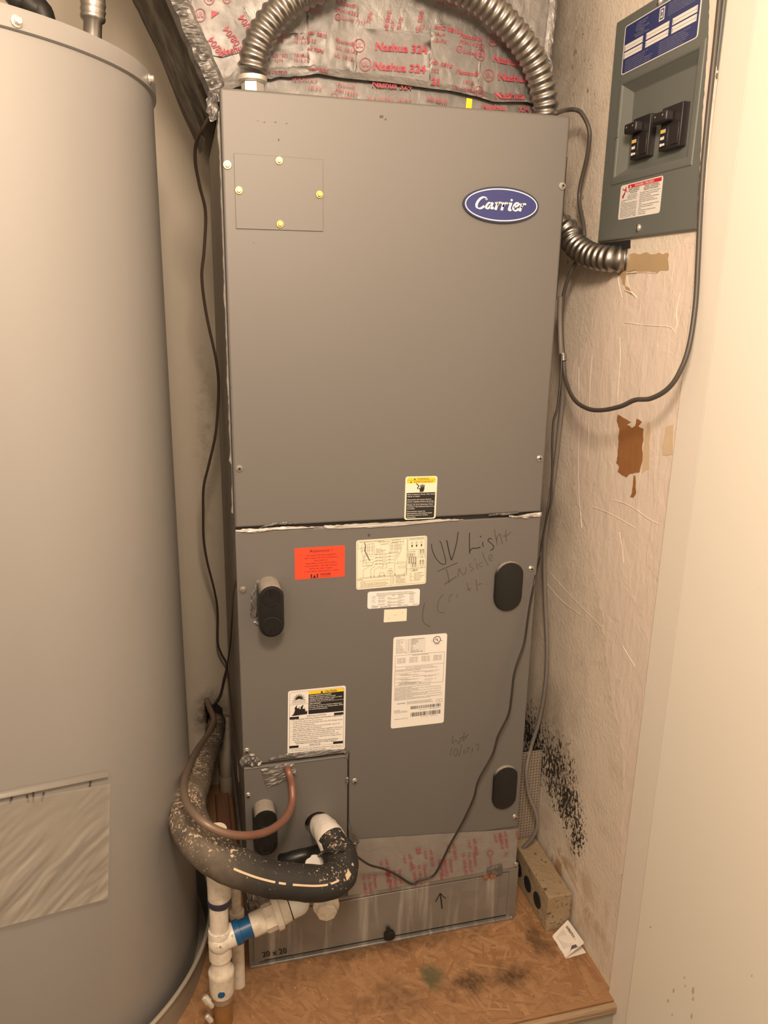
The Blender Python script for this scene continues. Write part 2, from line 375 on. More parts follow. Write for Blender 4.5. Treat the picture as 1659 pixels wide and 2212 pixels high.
# right wall
wr = struct(G().box(XW, XW+.09, -.206, YB, 0, 1.4375).box(XW, XW+.09, -.206, YB, 1.580, 2.40).box(XW, XW+.09, -.206, -.1605, 1.4375, 1.580).box(XW, XW+.09, .0420, YB, 1.4375, 1.580).box(XW+.03, XW+.09, -.1605, .0420, 1.4375, 1.580).build('wall_right', M['plaster'])); wr['label'] = 'stained beige plaster wall with mould beside the furnace'
def patch(name, px, m, x, t=.0007, jag=2.2, dens=7.0, label=None):
    """paint layer standing a hair proud of the plaster, its rim frayed"""
    out = []; n = len(px)
    for i in range(n):
        a = Vector(px[i]); b = Vector(px[(i+1) % n]); k = max(1, int((b-a).length/dens))
        for j in range(k):
            p = a.lerp(b, j/k); q = noise.noise(Vector((p.x*.11, p.y*.11, x*7)))
            d = (b-a).normalized(); p = p+Vector((-d.y, d.x))*q*jag
            out.append(PX(p.x, p.y, x))
    return G().poly(out, (t, 0, 0)).build(name, m, wr)
zz = lambda L, ox, oy, s: [(ox+x*s, oy+y*s) for x, y in L]
lab(patch('paint_patch', [(1353,590),(1362,640),(1378,560),(1412,552),(1446,540),(1500,505),(1511,520),(1476,800),(1452,1000),(1425,1260),(1398,1500),(1372,1720),(1352,1890),(1338,1890),(1345,1640),(1318,1500),(1300,1330),(1283,1250),(1268,1150),(1240,1060),(1233,960),(1238,870),(1228,820),(1246,770),(1268,735),(1286,632),(1330,596)], M['paint'], XW-.0012, .0008, 5), 'smooth pale pinkish paint over rougher plaster')
lab(patch('bare_patch', zz([(720,0),(980,-10),(985,95),(880,125),(760,112),(705,120),(690,190),(740,280),(700,250),(665,160),(640,120),(690,70)],1130,550,.3189), M['tan'], XW-.0016, .0004, 6, 4), 'tan undercoat where paint peeled below the panel')
lab(patch('torn_patch', zz([(640,1085),(690,1112),(732,1135),(700,1150),(735,1172),(760,1160),(770,1110),(805,1135),(778,1162),(815,1180),(806,1300),(808,1400),(788,1478),(722,1480),(700,1508),(640,1470),(650,1432),(628,1410),(640,1330),(650,1180),(634,1130)],1130,550,.3189), M['brown'], XW-.0018, .0004, 2.5, 5), 'torn brown paper patch where paint came off')
patch('torn_patch', zz([(748,1495),(760,1500),(762,1570),(764,1620),(745,1645),(725,1642),(738,1600)],1130,550,.3189), M['brown'], XW-.0018, .0004, 1.5, 4)
patch('bare_patch', zz([(965,1170),(1020,1150),(1010,1355),(945,1360),(940,1300)],1130,550,.3189), M['tan_pale'], XW-.0018, .0004, 2, 5)
patch('bare_patch', zz([(845,1130),(862,1140),(855,1450),(800,1480),(815,1300)],1130,550,.3189), M['tan_pale'], XW-.0016, .0003, 2, 5)
def ridge(pts, w=.0011):
    tube('paint_ridge', [PX(u, v, XW-.0008) for u, v in pts], w, M['paint'], wr, 6, 4)
ridge(zz([(690,240),(740,262),(770,295)],1130,550,.3189), .0016); ridge(zz([(640,130),(655,220),(672,290)],1130,550,.3189))
ridge(zz([(690,460),(830,478),(990,490),(1030,530)],1130,550,.3189)); ridge(zz([(1065,262),(1040,390),(1045,470),(1025,520)],1130,550,.3189))
ridge(zz([(600,1660),(720,1700),(850,1790),(930,1830)],1130,550,.3189)); ridge(zz([(470,1710),(600,1760),(760,1850)],1130,550,.3189))
ridge(zz([(378,760),(380,1100),(376,1500),(395,1850)],1130,550,.3189), .0008); ridge(zz([(468,680),(458,840),(450,1000),(440,1400)],1130,550,.3189), .0008)
ridge(zz([(655,1880),(672,2000),(682,2090)],1130,550,.3189), .001); ridge([(1190,1240),(1235,1290),(1290,1345),(1330,1385)], .0005); ridge([(1180,1260),(1215,1300),(1255,1330)], .0005); ridge([(1345,1395),(1360,1420),(1372,1440)], .0012)
ridge(zz([(655,560),(660,700),(645,900),(640,1000)],1130,550,.3189), .0009); ridge(zz([(700,125),(820,120),(900,125)],1130,550,.3189), .0012)
# jamb, open door beyond it
jm = struct(G().box(.644, .75, -.268, -.2065, HZ, 2.40).build('trim_3', M['jamb'])); jm['label'] = 'cream painted door jamb at the closet opening'
bevel(jm, .002, 2)
dr = struct(G().box(.641, .68, -1.06, -.2705, HZ+.01, 2.33).build('door_1', M['door'])); dr['label'] = 'cream painted door swung open beside the closet'
bevel(dr, .0015, 2)
sg = G()
for u, v, a, b in ((1455,2140,3,9),(1497,2140,4,14),(1497,2158,3,8),(1478,2112,2,6),(1443,2162,3,7),(1494,2195,3,12),(1405,2003,3,4),(1452,2192,2,6),(1624,2108,2,6),(1480,2130,2,5)):
    a, b = a*.7, b*.6; sg.add([PX(u+a*math.cos(t*.785)*(1+.3*math.sin(t*2.1)), v+b*math.sin(t*.785)-a*math.cos(t*.785)*.3, .6408) for t in range(8)], [tuple(range(8))])
sg = sg.build('scuff_mark', plain('scuff', (.52, .48, .40), .6), dr); sg['kind'] = 'stuff'
# back, left, hall shell
wb = struct(G().box(-1.0, XW+.09, YB, YB+.08, -.02, 2.40).build('wall_back', M['wall'])); wb['label'] = 'beige back wall with a mouldy hole for the pipes'
wl = struct(G().box(-1.08, -1.0, -2.6, YB+.08, HZ, 2.40).build('wall_left', M['hall']))
struct(G().box(-1.08, 2.0, -2.68, -2.6, HZ, 2.40).build('wall_front', M['hall']))
struct(G().box(.75, .83, -2.6, -1.2, HZ, 2.40).build('wall_hall', M['hall']))
struct(G().box(-1.08, 2.0, -2.68, YB+.08, 2.40, 2.46).build('ceiling', M['hall']))
struct(G().box(-1.08, 2.0, -2.68, YE+.016, HZ-.04, HZ).build('floor', M['hall_floor']))
hole = G().poly([PY(u, v, YB-.001) for u, v in [(452,1526),(466,1518),(480,1530),(484,1560),(478,1590),(470,1606),(452,1600),(446,1560)]], (0, .0015, 0)).build('pipe_hole', M['dark'], wb)

# ================================================================== text on flat things
_font_cache = {}
def glyphs(t, bold=0.0, shear=0.0, spacing=1.0):
    key = (t, bold, shear, spacing)
    if key in _font_cache: return _font_cache[key]
    cu = bpy.data.curves.new('t', 'FONT'); cu.body = t; cu.resolution_u = 2; cu.offset = bold; cu.shear = shear; cu.space_character = spacing
    o = bpy.data.objects.new('t', cu); COL.objects.link(o); bpy.context.view_layer.update()
    me = bpy.data.meshes.new_from_object(o.evaluated_get(bpy.context.evaluated_depsgraph_get()))
    v = [(p.co.x, p.co.y) for p in me.vertices]; f = [tuple(p.vertices) for p in me.polygons]
    bpy.data.objects.remove(o); bpy.data.curves.remove(cu); bpy.data.meshes.remove(me)
    w = max([a for a, b in v], default=0)
    _font_cache[key] = (v, f, w); return v, f, w
class Sticker:
    """thin printed sheet stuck on a flat face; u to the right, v downwards, both 0..1"""
    def __init__(s, name, corners, m, parent, nrm, label=None, rad=.003, th=.0003):
        s.c = [Vector(p) for p in corners]; s.n = Vector(nrm).normalized()
        s.W = (s.c[1]-s.c[0]).length; s.H = (s.c[3]-s.c[0]).length
        ru, rv = rad/s.W, rad/s.H; out = []
        for cu, cv, a0 in ((ru, rv, 180), (1-ru, rv, 270), (1-ru, 1-rv, 0), (ru, 1-rv, 90)):
            for k in range(5):
                a = math.radians(a0+k*22.5); out.append(s.p(cu+ru*math.cos(a), cv+rv*math.sin(a), 0))
        s.o = fixn(G().poly(out, s.n*th).build(name, m, parent)); s.th = th; s.g = {}; s.names = {}
        if label: s.o['label'] = label
    def p(s, u, v, h):
        a, b, c, d = s.c; return (a*(1-u)+b*u)*(1-v)+(d*(1-u)+c*u)*v + s.n*h
    def layer(s, key, m, lv):
        if key not in s.g: s.g[key] = (G(), m)
        return s.g[key][0], s.th+.00012*lv
    def rect(s, u0, v0, u1, v1, key, m, lv=1):
        g, h = s.layer(key, m, lv); g.add([s.p(u0, v0, h), s.p(u0, v1, h), s.p(u1, v1, h), s.p(u1, v0, h)], [(0,1,2,3)])
    def poly(s, pts, key, m, lv=1):
        g, h = s.layer(key, m, lv); g.add([s.p(u, v, h) for u, v in pts], [tuple(range(len(pts)))])
    def line(s, pts, w, key, m, lv=1):
        for (a, b), (c, d) in zip(pts, pts[1:]):
            dx, dy = (c-a)*s.W, (d-b)*s.H; L = math.hypot(dx, dy) or 1; nx, ny = -dy/L*w/2/s.W, dx/L*w/2/s.H
            s.poly([(a+nx, b+ny), (a-nx, b-ny), (c-nx, d-ny), (c+nx, d+ny)], key, m, lv)
    def ring(s, cu, cv, r, w, key, m, lv=1, n=20, squash=1.0):
        g, h = s.layer(key, m, lv); v = []; f = []
        for i in range(n):
            a = 2*math.pi*i/n
            for rr in (r-w/2, r+w/2): v.append(s.p(cu+rr*math.cos(a)/s.W, cv+rr*squash*math.sin(a)/s.H, h))
        for i in range(n):
            j = (i+1) % n; f.append((2*i, 2*i+1, 2*j+1, 2*j))
        g.add(v, f)
    def text(s, t, u, v, h, key, m, lv=2, al='l', bold=.0, width=None, shear=0.0):
        """baseline at v, capital height h (both as parts of the height)"""
        gv, gf, w = glyphs(t, bold, shear); g, hh = s.layer(key, m, lv)
        sy = h/.72; sx = sy*s.H/s.W
        if width: sx = width/max(w, 1e-6)
        u0 = u if al == 'l' else (u-w*sx/2 if al == 'c' else u-w*sx)
        g.add([s.p(u0+x*sx, v-y*sy, hh) for x, y in gv], gf)
    def done(s):
        for key, (g, m) in s.g.items(): g.build(key.split('#')[0], m, s.o)
        return s.o
def ribbon(g, pts, w, plane, sub=5, wfun=None):
    """pen stroke: pixel-space polyline laid on a plane"""
    P = catmull([Vector((a, b, 0)) for a, b in pts], sub); n = len(P); v = []
    for i, p in enumerate(P):
        t = (P[min(i+1, n-1)]-P[max(i-1, 0)]); t = t.normalized() if t.length else Vector((1, 0, 0))
        ww = w*(wfun(i/(n-1), t) if wfun else 1); d = Vector((-t.y, t.x, 0))*ww/2
        for q in (p+d, p-d): v.append(plane(q.x, q.y))
    g.add(v, [(2*i, 2*i+1, 2*i+3, 2*i+2) for i in range(n-1)])
# ================================================================== air handler
W, ZT, ZS, ZB, DEP = 0.537, 1.5173, 0.874, 0.2225, 0.555
ah = thing('air_handler', (W/2, 0.28, ZB), 'tall grey metal furnace cabinet with blue oval badge and labels', 'furnace')
FY = lambda u, v: PY(u, v, 0.0)
# casing behind the doors
cs = G(); t = .004
cs.box(.004, .004+t, .021, DEP, .128, ZT-.003); cs.box(W-.004-t, W-.004, .021, DEP, .128, ZT-.003); cs.box(.004, W-.004, DEP-t, DEP, .128, ZT-.003)
cs.box(.004, W-.004, .021, DEP, ZT-.007, ZT-.003); cs.box(.004, W-.004, .021, DEP, .128, .140); cs.box(.005, W-.005, .04, .044, .13, ZT-.004)
cs.build('casing', M['unit_side'], ah)
up = bevel(G().box(0, W, 0, .020, ZS+.0022, ZT).build('upper_panel', M['unit'], ah), .004, 3)
# lower door with the notch for the coil plate
ZC, XC = .437, .1885
lowp = G().poly([(x, 0, z) for x, z in [(0, ZS-.0045), (0, ZC+.002), (XC+.002, ZC+.002), (XC+.002, ZB), (W, ZB), (W, ZS-.0045)]], (0, .020, 0))
bevel(fixn(lowp.build('lower_panel', M['unit'], ah)), .0022, 2)
# coil plate with the round hole
def plate_with_hole(name, rect, hole, rad, y0, y1, m, parent, n=40):
    x0, x1, z0, z1 = rect; v = []; f = []
    cxx, czz = hole
    for y in (y0, y1):
        for i in range(n):
            a = 2*math.pi*i/n; c, s_ = math.cos(a), math.sin(a)
            v.append((cxx+rad*c, y, czz+rad*s_))
            k = min(((x1-cxx)/c if c > 1e-6 else (x0-cxx)/c if c < -1e-6 else 9), ((z1-czz)/s_ if s_ > 1e-6 else (z0-czz)/s_ if s_ < -1e-6 else 9))
            v.append((cxx+k*c, y, czz+k*s_))
    N = 2*n
    for i in range(n):
        j = (i+1) % n
        f.append((2*i, 2*i+1, 2*j+1, 2*j)); f.append((N+2*i, N+2*j, N+2*j+1, N+2*i+1))
        f.append((2*i, 2*j, N+2*j, N+2*i)); f.append((2*i+1, N+2*i+1, N+2*j+1, 2*j+1))
    # corners
    for (xx, zz_) in ((x0, z0), (x1, z0), (x1, z1), (x0, z1)):
        best = sorted(range(n), key=lambda i: (v[2*i+1][0]-xx)**2+(v[2*i+1][2]-zz_)**2)
        a, b = sorted(best[:2]);
        if abs(a-b) != 1: a, b = b, a
        k = len(v); v += [(xx, y0, zz_), (xx, y1, zz_)]
        f.append((2*a+1, k, 2*b+1)); f.append((N+2*a+1, N+2*b+1, k+1)); f.append((2*a+1, N+2*a+1, k+1, k)); f.append((k, k+1, N+2*b+1, 2*b+1))
    return fixn(mk(name, v, f, m, parent))
hc = FY(687, 1777)
plate_with_hole('coil_plate', (0.001, XC-.0012, ZB+.004, ZC-.0016), (hc.x-.001, hc.z), .0238, -.0012, .018, M['unit'], ah)
tube_geo(G(), [Vector((.002, -.0005, ZC-.0035)), Vector((XC-.0015, -.0005, ZC-.0035))], .0022, 8).build('plate_lip', M['unit'], ah)
# small square cover with four gold screws
q = [FY(505, 331), FY(697, 345), FY(698, 500), FY(510, 494)]
cv = bevel(fixn(G().poly([Vector((p.x, -.0017, p.z)) for p in q], (0, .0016, 0)).build('cover_plate', M['unit'], ah)), .0004, 1)
def screw(parent, u, v, m, r=.0056, y=0.0, recess=False, tilt=0.3):
    p = PY(u, v, y); g = G()
    g.lathe([(r, 0), (r, .0012), (r*.9, .0018)], 16, p, (0, -1, 0)); g.lathe([(r*.66, .001), (r*.66, .0042), (r*.55, .0050)], 6, p, (0, -1, 0))
    o = g.build('screw', m, parent, sharp=30)
    if recess:
        G().lathe([(r*.36, .0046), (r*.36, .0052)], 10, p, (0, -1, 0)).build('screw_socket', M['dark'], o)
    return o
for u, v in ((603,347),(516,411),(690,420),(605,484)): screw(cv, u, v, M['gold'], .0056, -.0017)
for u, v in ((491,356),): screw(ah, u, v, M['gold'], .0062)
for u, v in ((517,1012),(1214,402),(1165,990),(1147,1228),(533,1622),(536,1718),(766,1687),(765,1822),(1112,1764)): screw(ah, u, v, M['steel'], .0058, 0, True)
screw(ah, 525, 1274, M['steel'], .0056)
# oval plugs
def stadium(w, h, n=10):
    r = w/2; P = []
    for k in range(n+1):
        a = math.pi*k/n; P.append((r*math.cos(a), (h/2-r)+r*math.sin(a)))
    for k in range(n+1):
        a = math.pi+math.pi*k/n; P.append((r*math.cos(a), -(h/2-r)+r*math.sin(a)))
    return P
def plug(a, b, pro, label, caps=False):
    A, B = PY(*a, -pro), PY(*b, -pro); c = (A+B)/2; w, h = abs(B.x-A.x), abs(A.z-B.z)
    P = stadium(w, h); o = G().poly([(c.x+x, -pro, c.z+z) for x, z in P], (0, pro+.001, 0)).build('oval_plug', M['dusty_black'], ah)
    fixn(o); bm = bmesh.new(); bm.from_mesh(o.data)
    bmesh.ops.bevel(bm, geom=[e for e in bm.edges if all(abs(x.co.y+pro) < 1e-5 for x in e.verts)], offset=.0022, segments=3, affect='EDGES', profile=.5)
    bm.to_mesh(o.data); bm.free(); autosmooth(o, 50); lab(o, label)
    if caps:
        for sgn in (1, -1):
            cc = Vector((c.x, -pro, c.z+sgn*(h/2-w/2)))
            G().lathe([(w*.40, -.0005), (w*.40, .0009), (w*.36, .0013), (w*.345, .0004), (.0001, .0003)], 24, cc, (0, -1, 0), False).build('cap_disc', M['black_plastic'], o, sharp=40)
            G().box(c.x-.0012, c.x+.0012, -pro-.004, -pro+.0005, cc.z+sgn*.007-.004, cc.z+sgn*.007+.004).build('pull_tab', M['black_plastic'], o)
    return o, c, w, h
pl, pc, pw, ph = plug((558,1266), (615,1375), .042, 'black oval plug sticking out with dusty top, upper left', True)
plug((1073,1216), (1126,1318), .006, 'flat black oval plug at the upper right')
plug((1069,1660), (1114,1745), .006, 'flat black oval plug at the lower right')
plug((547,1753), (601,1845), .032, 'black oval plug sticking out beside copper tube', True)
# foil scraps
def foil(name, px, m, parent, y=-.0006, th=.0012, dens=5, jag=1.5, crumple=.0022, seed=0):
    """crumpled piece of foil tape: outline in the plane, inside points pushed out at random"""
    rnd = random.Random(seed); out = []; n = len(px)
    for i in range(n):
        a = Vector(px[i]); b = Vector(px[(i+1) % n]); k = max(1, int((b-a).length/dens))
        for j in range(k):
            p = a.lerp(b, j/k); d = (b-a).normalized(); p = p+Vector((-d.y, d.x))*rnd.uniform(-jag, jag); out.append(p)
    xs = [p.x for p in out]; ys = [p.y for p in out]
    def inside(x, yv):
        c = False; j = len(out)-1
        for i in range(len(out)):
            if (out[i].y > yv) != (out[j].y > yv) and x < (out[j].x-out[i].x)*(yv-out[i].y)/(out[j].y-out[i].y)+out[i].x: c = not c
            j = i
        return c
    bm = bmesh.new(); pts = [bm.verts.new(PY(p.x, p.y, y)) for p in out]
    bm.faces.new(pts); bmesh.ops.triangulate(bm, faces=bm.faces[:])
    for it in range(3):
        es = [e for e in bm.edges if e.calc_length() > .006]
        if es: bmesh.ops.subdivide_edges(bm, edges=es, cuts=1); bmesh.ops.triangulate(bm, faces=bm.faces[:])
    for v in bm.verts:
        if not v.is_boundary: v.co.y -= th+abs(noise.noise(v.co*160+Vector((seed, 0, 0))))*crumple*2
        else: v.co.y -= rnd.uniform(0, .0007)
    bmesh.ops.recalc_face_normals(bm, faces=bm.faces)
    me = bpy.data.meshes.new(name); bm.to_mesh(me); bm.free(); me.materials.append(m)
    o = bpy.data.objects.new(name, me); COL.objects.link(o); par(o, parent); return o
foil('foil_scrap', zz([(740,340),(785,335),(760,400),(750,470),(765,560),(740,610),(705,610),(700,520),(705,440),(730,400)],330,1150,.3014), M['foil'], ah, seed=2)
foil('foil_scrap', zz([(720,645),(760,610),(780,640),(775,680),(750,670)],330,1150,.3014), M['foil'], ah, seed=3)
foil('foil_scrap', zz([(130,265),(190,225),(290,220),(350,265),(380,300),(350,370),(280,370),(180,355),(120,385),(105,310)],500,1590,.1748), M['foil'], ah, seed=4, crumple=.003)
foil('foil_scrap', zz([(440,310),(470,270),(560,235),(700,215),(840,195),(1050,175),(1250,165),(1380,160),(1450,185),(1440,300),(1425,300),(1425,215),(1380,190),(1100,222),(800,265),(500,310)],500,1590,.1748), M['foil_tape'], ah, y=-.0008, dens=7, jag=.8, crumple=.0012, seed=5)
ts = foil('foil_scrap', zz([(360,410),(560,360),(740,320),(790,345),(820,490),(750,510),(640,560),(430,635)],500,1590,.1748), M['foil'], ah, y=-.0018, dens=6, jag=.8, crumple=.0022, seed=6)
foil('foil_scrap', zz([(1410,520),(1440,500),(1440,590),(1410,610)],500,1590,.1748), M['foil'], ah, y=-.002, dens=4, jag=.6, seed=7)
foil('foil_scrap', [(752,1775),(768,1800),(776,1812),(770,1836),(757,1842),(754,1800)], M['foil_tape'], ah, dens=5, jag=1.2, crumple=.001, seed=17)
# foil along the seam between the doors
def strip(px, y=-.0010, m='foil_bright', seed=0, crumple=.0016, name='seam_tape', jag=.9):
    top = [(a, b) for a, b, w1, w2 in px]; bot = [(a, b+w2) for a, b, w1, w2 in px][::-1]
    return foil(name, [(a, b-w1) for a, b, w1, w2 in px]+bot, M[m], ah, y=y, dens=6, jag=jag, crumple=crumple, seed=seed)
strip([(509,1146,1,2),(525,1145,2,2),(540,1144,2,6),(555,1144,1,6),(575,1141,1,3),(610,1138,0,3),(640,1137,0,1.5),(660,1138,0,3),(700,1137,0,2)], seed=8)
strip([(700,1136,1,3),(715,1136,1,6),(760,1133,1,7),(800,1131,1,8),(868,1127,0,8),(869,1127,0,5),(950,1122,0,4),(1000,1121,0,1)], seed=9, crumple=.0009)
strip([(1055,1112,0,3),(1090,1108,1,4),(1120,1106,1,3)], seed=10, m='foil_tape', crumple=.001)
strip([(1100,1113,0,3),(1120,1114,0,5),(1140,1112,2,6),(1155,1111,4,4),(1169,1110,4,5)], seed=11, crumple=.0025)
strip([(560,1140,1,1),(590,1131,2,2),(615,1129,2,4),(640,1130,1,1)], seed=12, crumple=.0012, m='foil_tape')
G().box(.003, W-.003, .004, .03, ZS-.006, ZS+.004).build('seam_gap', M['dark'], ah)
G().box(XC-.001, XC+.002, .004, .03, ZB, ZC+.002).build('plate_gap', M['dark'], ah)
# foil along the left edge, seen on edge
def edge_foil():
    g = G(); rnd = random.Random(5); n = 90; v = []
    for i in range(n):
        z = .90+(ZT-.03-.90)*i/(n-1); a = noise.noise(Vector((0, 0, z*23))); w = .0016+.0035*max(0, a)+rnd.uniform(0, .0008)
        if .94 < z < .985: w = .0005
        v += [(-.0008-w*.2, .003, z), (-.001-w, .009+rnd.uniform(-.001, .001), z), (.0035, .022+rnd.uniform(-.001, .002), z)]
    f = []
    for i in range(n-1):
        for k in range(2): f.append((3*i+k, 3*i+k+1, 3*i+k+4, 3*i+k+3))
    g.add(v, f); fixn(g.build('edge_tape', M['foil_bright'], ah))
    g = G(); v = []
    for i in range(40):
        z = 1.24+.22*i/39; w = .001+.003*max(0, noise.noise(Vector((3, 0, z*40))))
        v += [(W+.0004, .002, z), (W+.0008+w, .008, z), (W-.003, .022, z)]
    g.add(v, [(3*i+k, 3*i+3+k, 3*i+k+4, 3*i+k+1) for i in range(39) for k in range(2)]); g.build('edge_tape', M['foil'], ah)
edge_foil()
foil('foil_scrap', [(452,196),(470,205),(472,240),(466,262),(455,262),(447,240),(446,215)], M['foil'], ah, y=.012, dens=4, jag=2, crumple=.006, seed=31)
# little marks on the paint
mg = G()
for u, v, w, h in ((557,261,3,1.5),(571,264,4,2),(595,264,5,2),(619,267,4,2),(602,302,3,5),(548,525,2,2),(824,252,8,6),(833,258,4,4),(797,1156,5,6),(499,838,2,3)):
    mg.add([PY(u-w/2, v-h/2, -.0002), PY(u-w/2, v+h/2, -.0002), PY(u+w/2, v+h/2, -.0002), PY(u+w/2, v-h/2, -.0002)], [(0,1,2,3)])
lab(mg.build('paint_chip', M['marker_faint'], ah), 'small chips in the grey paint')['kind'] = 'stuff'
# printed tape along the bottom of the lower door
def bottom_tape():
    g = G(); n, m2 = 60, 8; v = []
    xa, xb = .19, W+.001
    for i in range(n+1):
        x = xa+(xb-xa)*i/n; zt = .252-.034*(x-.206)/.33+.0012*noise.noise(Vector((x*40, 0, 0)))
        for j in range(m2+1):
            t = j/m2; z = zt+(.1272-zt)*t; y = -.0012-.0012*abs(noise.noise(Vector((x*30, z*60, 2))))
            e = max(0, 1-math.hypot((x-.515)/.03, (z-.175)/.02)); y -= .006*e*abs(noise.noise(Vector((x*90, z*90, 5))))
            v.append((x, y, z))
    f = [(i*(m2+1)+j, i*(m2+1)+j+1, (i+1)*(m2+1)+j+1, (i+1)*(m2+1)+j) for i in range(n) for j in range(m2)]
    g.add(v, f); return fixn(g.build('printed_tape', M['foil_strip'], ah, True))
bt = lab(bottom_tape(), 'foil tape with red printing along the bottom')
def ptext(g, t, u, v, h, ang, plane, bold=0.0, hmul=1.0):
    """lettering set along a pixel direction and laid on a surface (cap height h px)"""
    gv, gf, w = glyphs(t, bold); c, s_ = math.cos(math.radians(ang)), math.sin(math.radians(ang)); k = h/.72
    g.add([plane(u+(x*hmul*c+y*s_)*k, v-(-x*hmul*s_+y*c)*k) for x, y in gv], gf)
TP = lambda u, v: PY(u, v, -.0045)
g = G()
for i, (u, v) in enumerate(((1056,1799),(1000,1812),(955,1822),(905,1835),(860,1845),(810,1856))):
    ptext(g, 'n\u00ae 0810', u+22, v, 7.5, 83, TP); ptext(g, '1A-P', u+10, v+2, 7, 83, TP)
for i, (u, v) in enumerate(((1022,1842),(970,1856),(914,1868),(860,1880),(806,1890))):
    ptext(g, 'Fasson', u, v, 8, 83, TP)
    ptext(g, ('UL 181A-P', 'MH14352')[i % 2], u-12, v, 7, 83, TP); ptext(g, ('UL 181B-FX', 'Listed 70P6')[i % 2], u-24, v, 7, 83, TP)
ptext(g, '21', 898, 1832, 11, 83, TP, .02); ptext(g, '02-2', 833, 1880, 11, 83, TP, .02)
for u, v in ((1059, 1843), (955, 1863)): ribbon(g, [(u+6*math.cos(a*.63), v+6*math.sin(a*.63)) for a in range(11)], 1.4, TP, 2); ptext(g, 'Listed', u-2, v+9, 6, 83, TP)
ptext(g, 'Fa', 1090, 1842, 7, 83, TP); ptext(g, '0810', 1114, 1795, 7, 83, TP); ptext(g, 'n\u00ae 0810', 1088, 1796, 7.5, 83, TP); ptext(g, '1A-P', 1076, 1799, 7, 83, TP)
g.build('tape_print', M['foil_print'], bt)
fs2 = foil('foil_scrap', [(528,1918),(545,1925),(600,1932),(640,1938),(660,1940),(655,1960),(610,1966),(560,1972),(540,1985),(534,1960)], M['foil'], None, y=-.003, dens=7, jag=2, crumple=.006, seed=14)
lab(fs2, 'crumpled shiny foil below the insulated pipe')
g = G(); ptext(g, 'Fasson', 552, 1978, 8, -55, lambda u, v: PY(u, v, -.0145)); ptext(g, '181B-FX', 566, 1980, 8, -55, lambda u, v: PY(u, v, -.0145)); g.build('tape_print', M['foil_print'], fs2)
# badge
def badge():
    c = FY(1081, 443.5); a, b = .0635, .0268
    def ell(k, n=56): return [(c.x+a*k*math.cos(2*math.pi*i/n), c.z+(b+a*(k-1)*1.0)*math.sin(2*math.pi*i/n)) for i in range(n)]
    o = fixn(G().poly([(x, -.0042, z) for x, z in ell(1)], (0, .0042, 0)).build('oval_badge', M['badge_rim'], ah)); lab(o, 'navy oval maker badge with white script lettering')
    g = G(); g.poly([(x, -.0047, z) for x, z in ell(.975)], (0, .001, 0)); g.build('badge_face', M['blue_badge'], o)
    g = G(); A, B = ell(.955), ell(.93); n = len(A)
    g.add([(x, -.0049, z) for x, z in A]+[(x, -.0049, z) for x, z in B], [(i, (i+1) % n, n+(i+1) % n, n+i) for i in range(n)]); g.build('badge_line', M['white_ink'], o)
    g = G(); pl_ = lambda u, v: PY(u, v, -.0050)
    Z = lambda L: [(980+x*.1688, 380+y*.1688) for x, y in L]
    th = lambda t, d: .45+.75*abs(d.y*.93-d.x*.35)
    def st(L, w=4.4, fn=th): ribbon(g, Z(L), w, pl_, 6, fn)
    def dot(x, y, r=2.4): g.add([pl_(980+x*.1688+r*math.cos(k*.6283), 380+y*.1688+r*math.sin(k*.6283)) for k in range(10)], [tuple(range(10))])
    st([(420,296),(408,276),(378,272),(340,292),(308,330),(292,372),(300,404),(328,416),(360,408),(392,384)]); dot(421,296,2.2)
    st([(484,350),(458,342),(430,366),(414,398),(424,418),(448,410),(476,378)], 3.8); st([(500,340),(484,380),(478,408),(490,418),(512,402)], 4.2)
    for ox, oy in ((0, 0), (78, 6), (310, 18)):
        st([(530+ox,350+oy),(548+ox,340+oy),(566+ox,336+oy)], 2.6); st([(566+ox,336+oy),(552+ox,382+oy),(534+ox,434+oy)], 4.4)
        st([(552+ox,392+oy),(572+ox,358+oy),(592+ox,338+oy),(606+ox,340+oy)], 3.2); dot(606+ox,344+oy,2.2)
    st([(706,352),(722,346),(738,342)], 2.6); st([(738,342),(722,386),(708,430),(716,442),(736,428)], 4.2); dot(742,310,2.5)
    st([(764,398),(800,392),(830,368),(824,346),(796,352),(770,388),(762,422),(780,446),(806,440),(832,418)], 3.8)
    lab(g.build('badge_lettering', M['white_ink'], o), 'white italic lettering'); return o
badge()
# handwriting
hw = G(); Z = lambda L: [(900+x*.14466, 1130+y*.14466) for x, y in L]
P6 = lambda u, v: PY(u, v, -.00025)
def pen(L, w=1.7, g_=None, Zf=None): ribbon(g_ if g_ is not None else hw, (Zf or Z)(L), w, P6, 5)
pen([(220,310),(235,400),(280,510),(345,590),(400,615),(435,600),(425,520),(395,400),(365,300),(345,268)]); pen([(448,255),(475,380),(500,490),(522,555)], 2.4); pen([(522,555),(560,440),(600,280),(620,130)], 2.0)
pen([(790,140),(788,300),(790,440),(800,445)], 2.0); pen([(795,420),(830,380),(900,375),(955,358)], 2.2); pen([(990,280),(988,320),(998,355)], 2.0); pen([(945,190),(965,210)], 2.2)
pen([(1130,240),(1090,228),(1065,262),(1110,300),(1150,345),(1140,385),(1100,410)], 1.9)
hw.build('handwriting', M['marker'], ah)
hf = G(); pf = lambda L, w=1.5: pen(L, w, hf)
pf([(1160,90),(1180,200),(1205,325)]); pf([(1190,270),(1215,190),(1245,165),(1265,240),(1280,315)]); pf([(1335,95),(1330,180),(1345,275)]); pf([(1290,190),(1340,190),(1410,130)])
pf([(310,722),(450,660),(615,590)], 1.9); pf([(440,680),(470,780),(485,890)], 1.7); pf([(415,915),(500,860),(590,800)], 2.0); pf([(615,815),(622,740),(635,680),(665,740),(700,772),(735,730),(735,660)], 1.4)
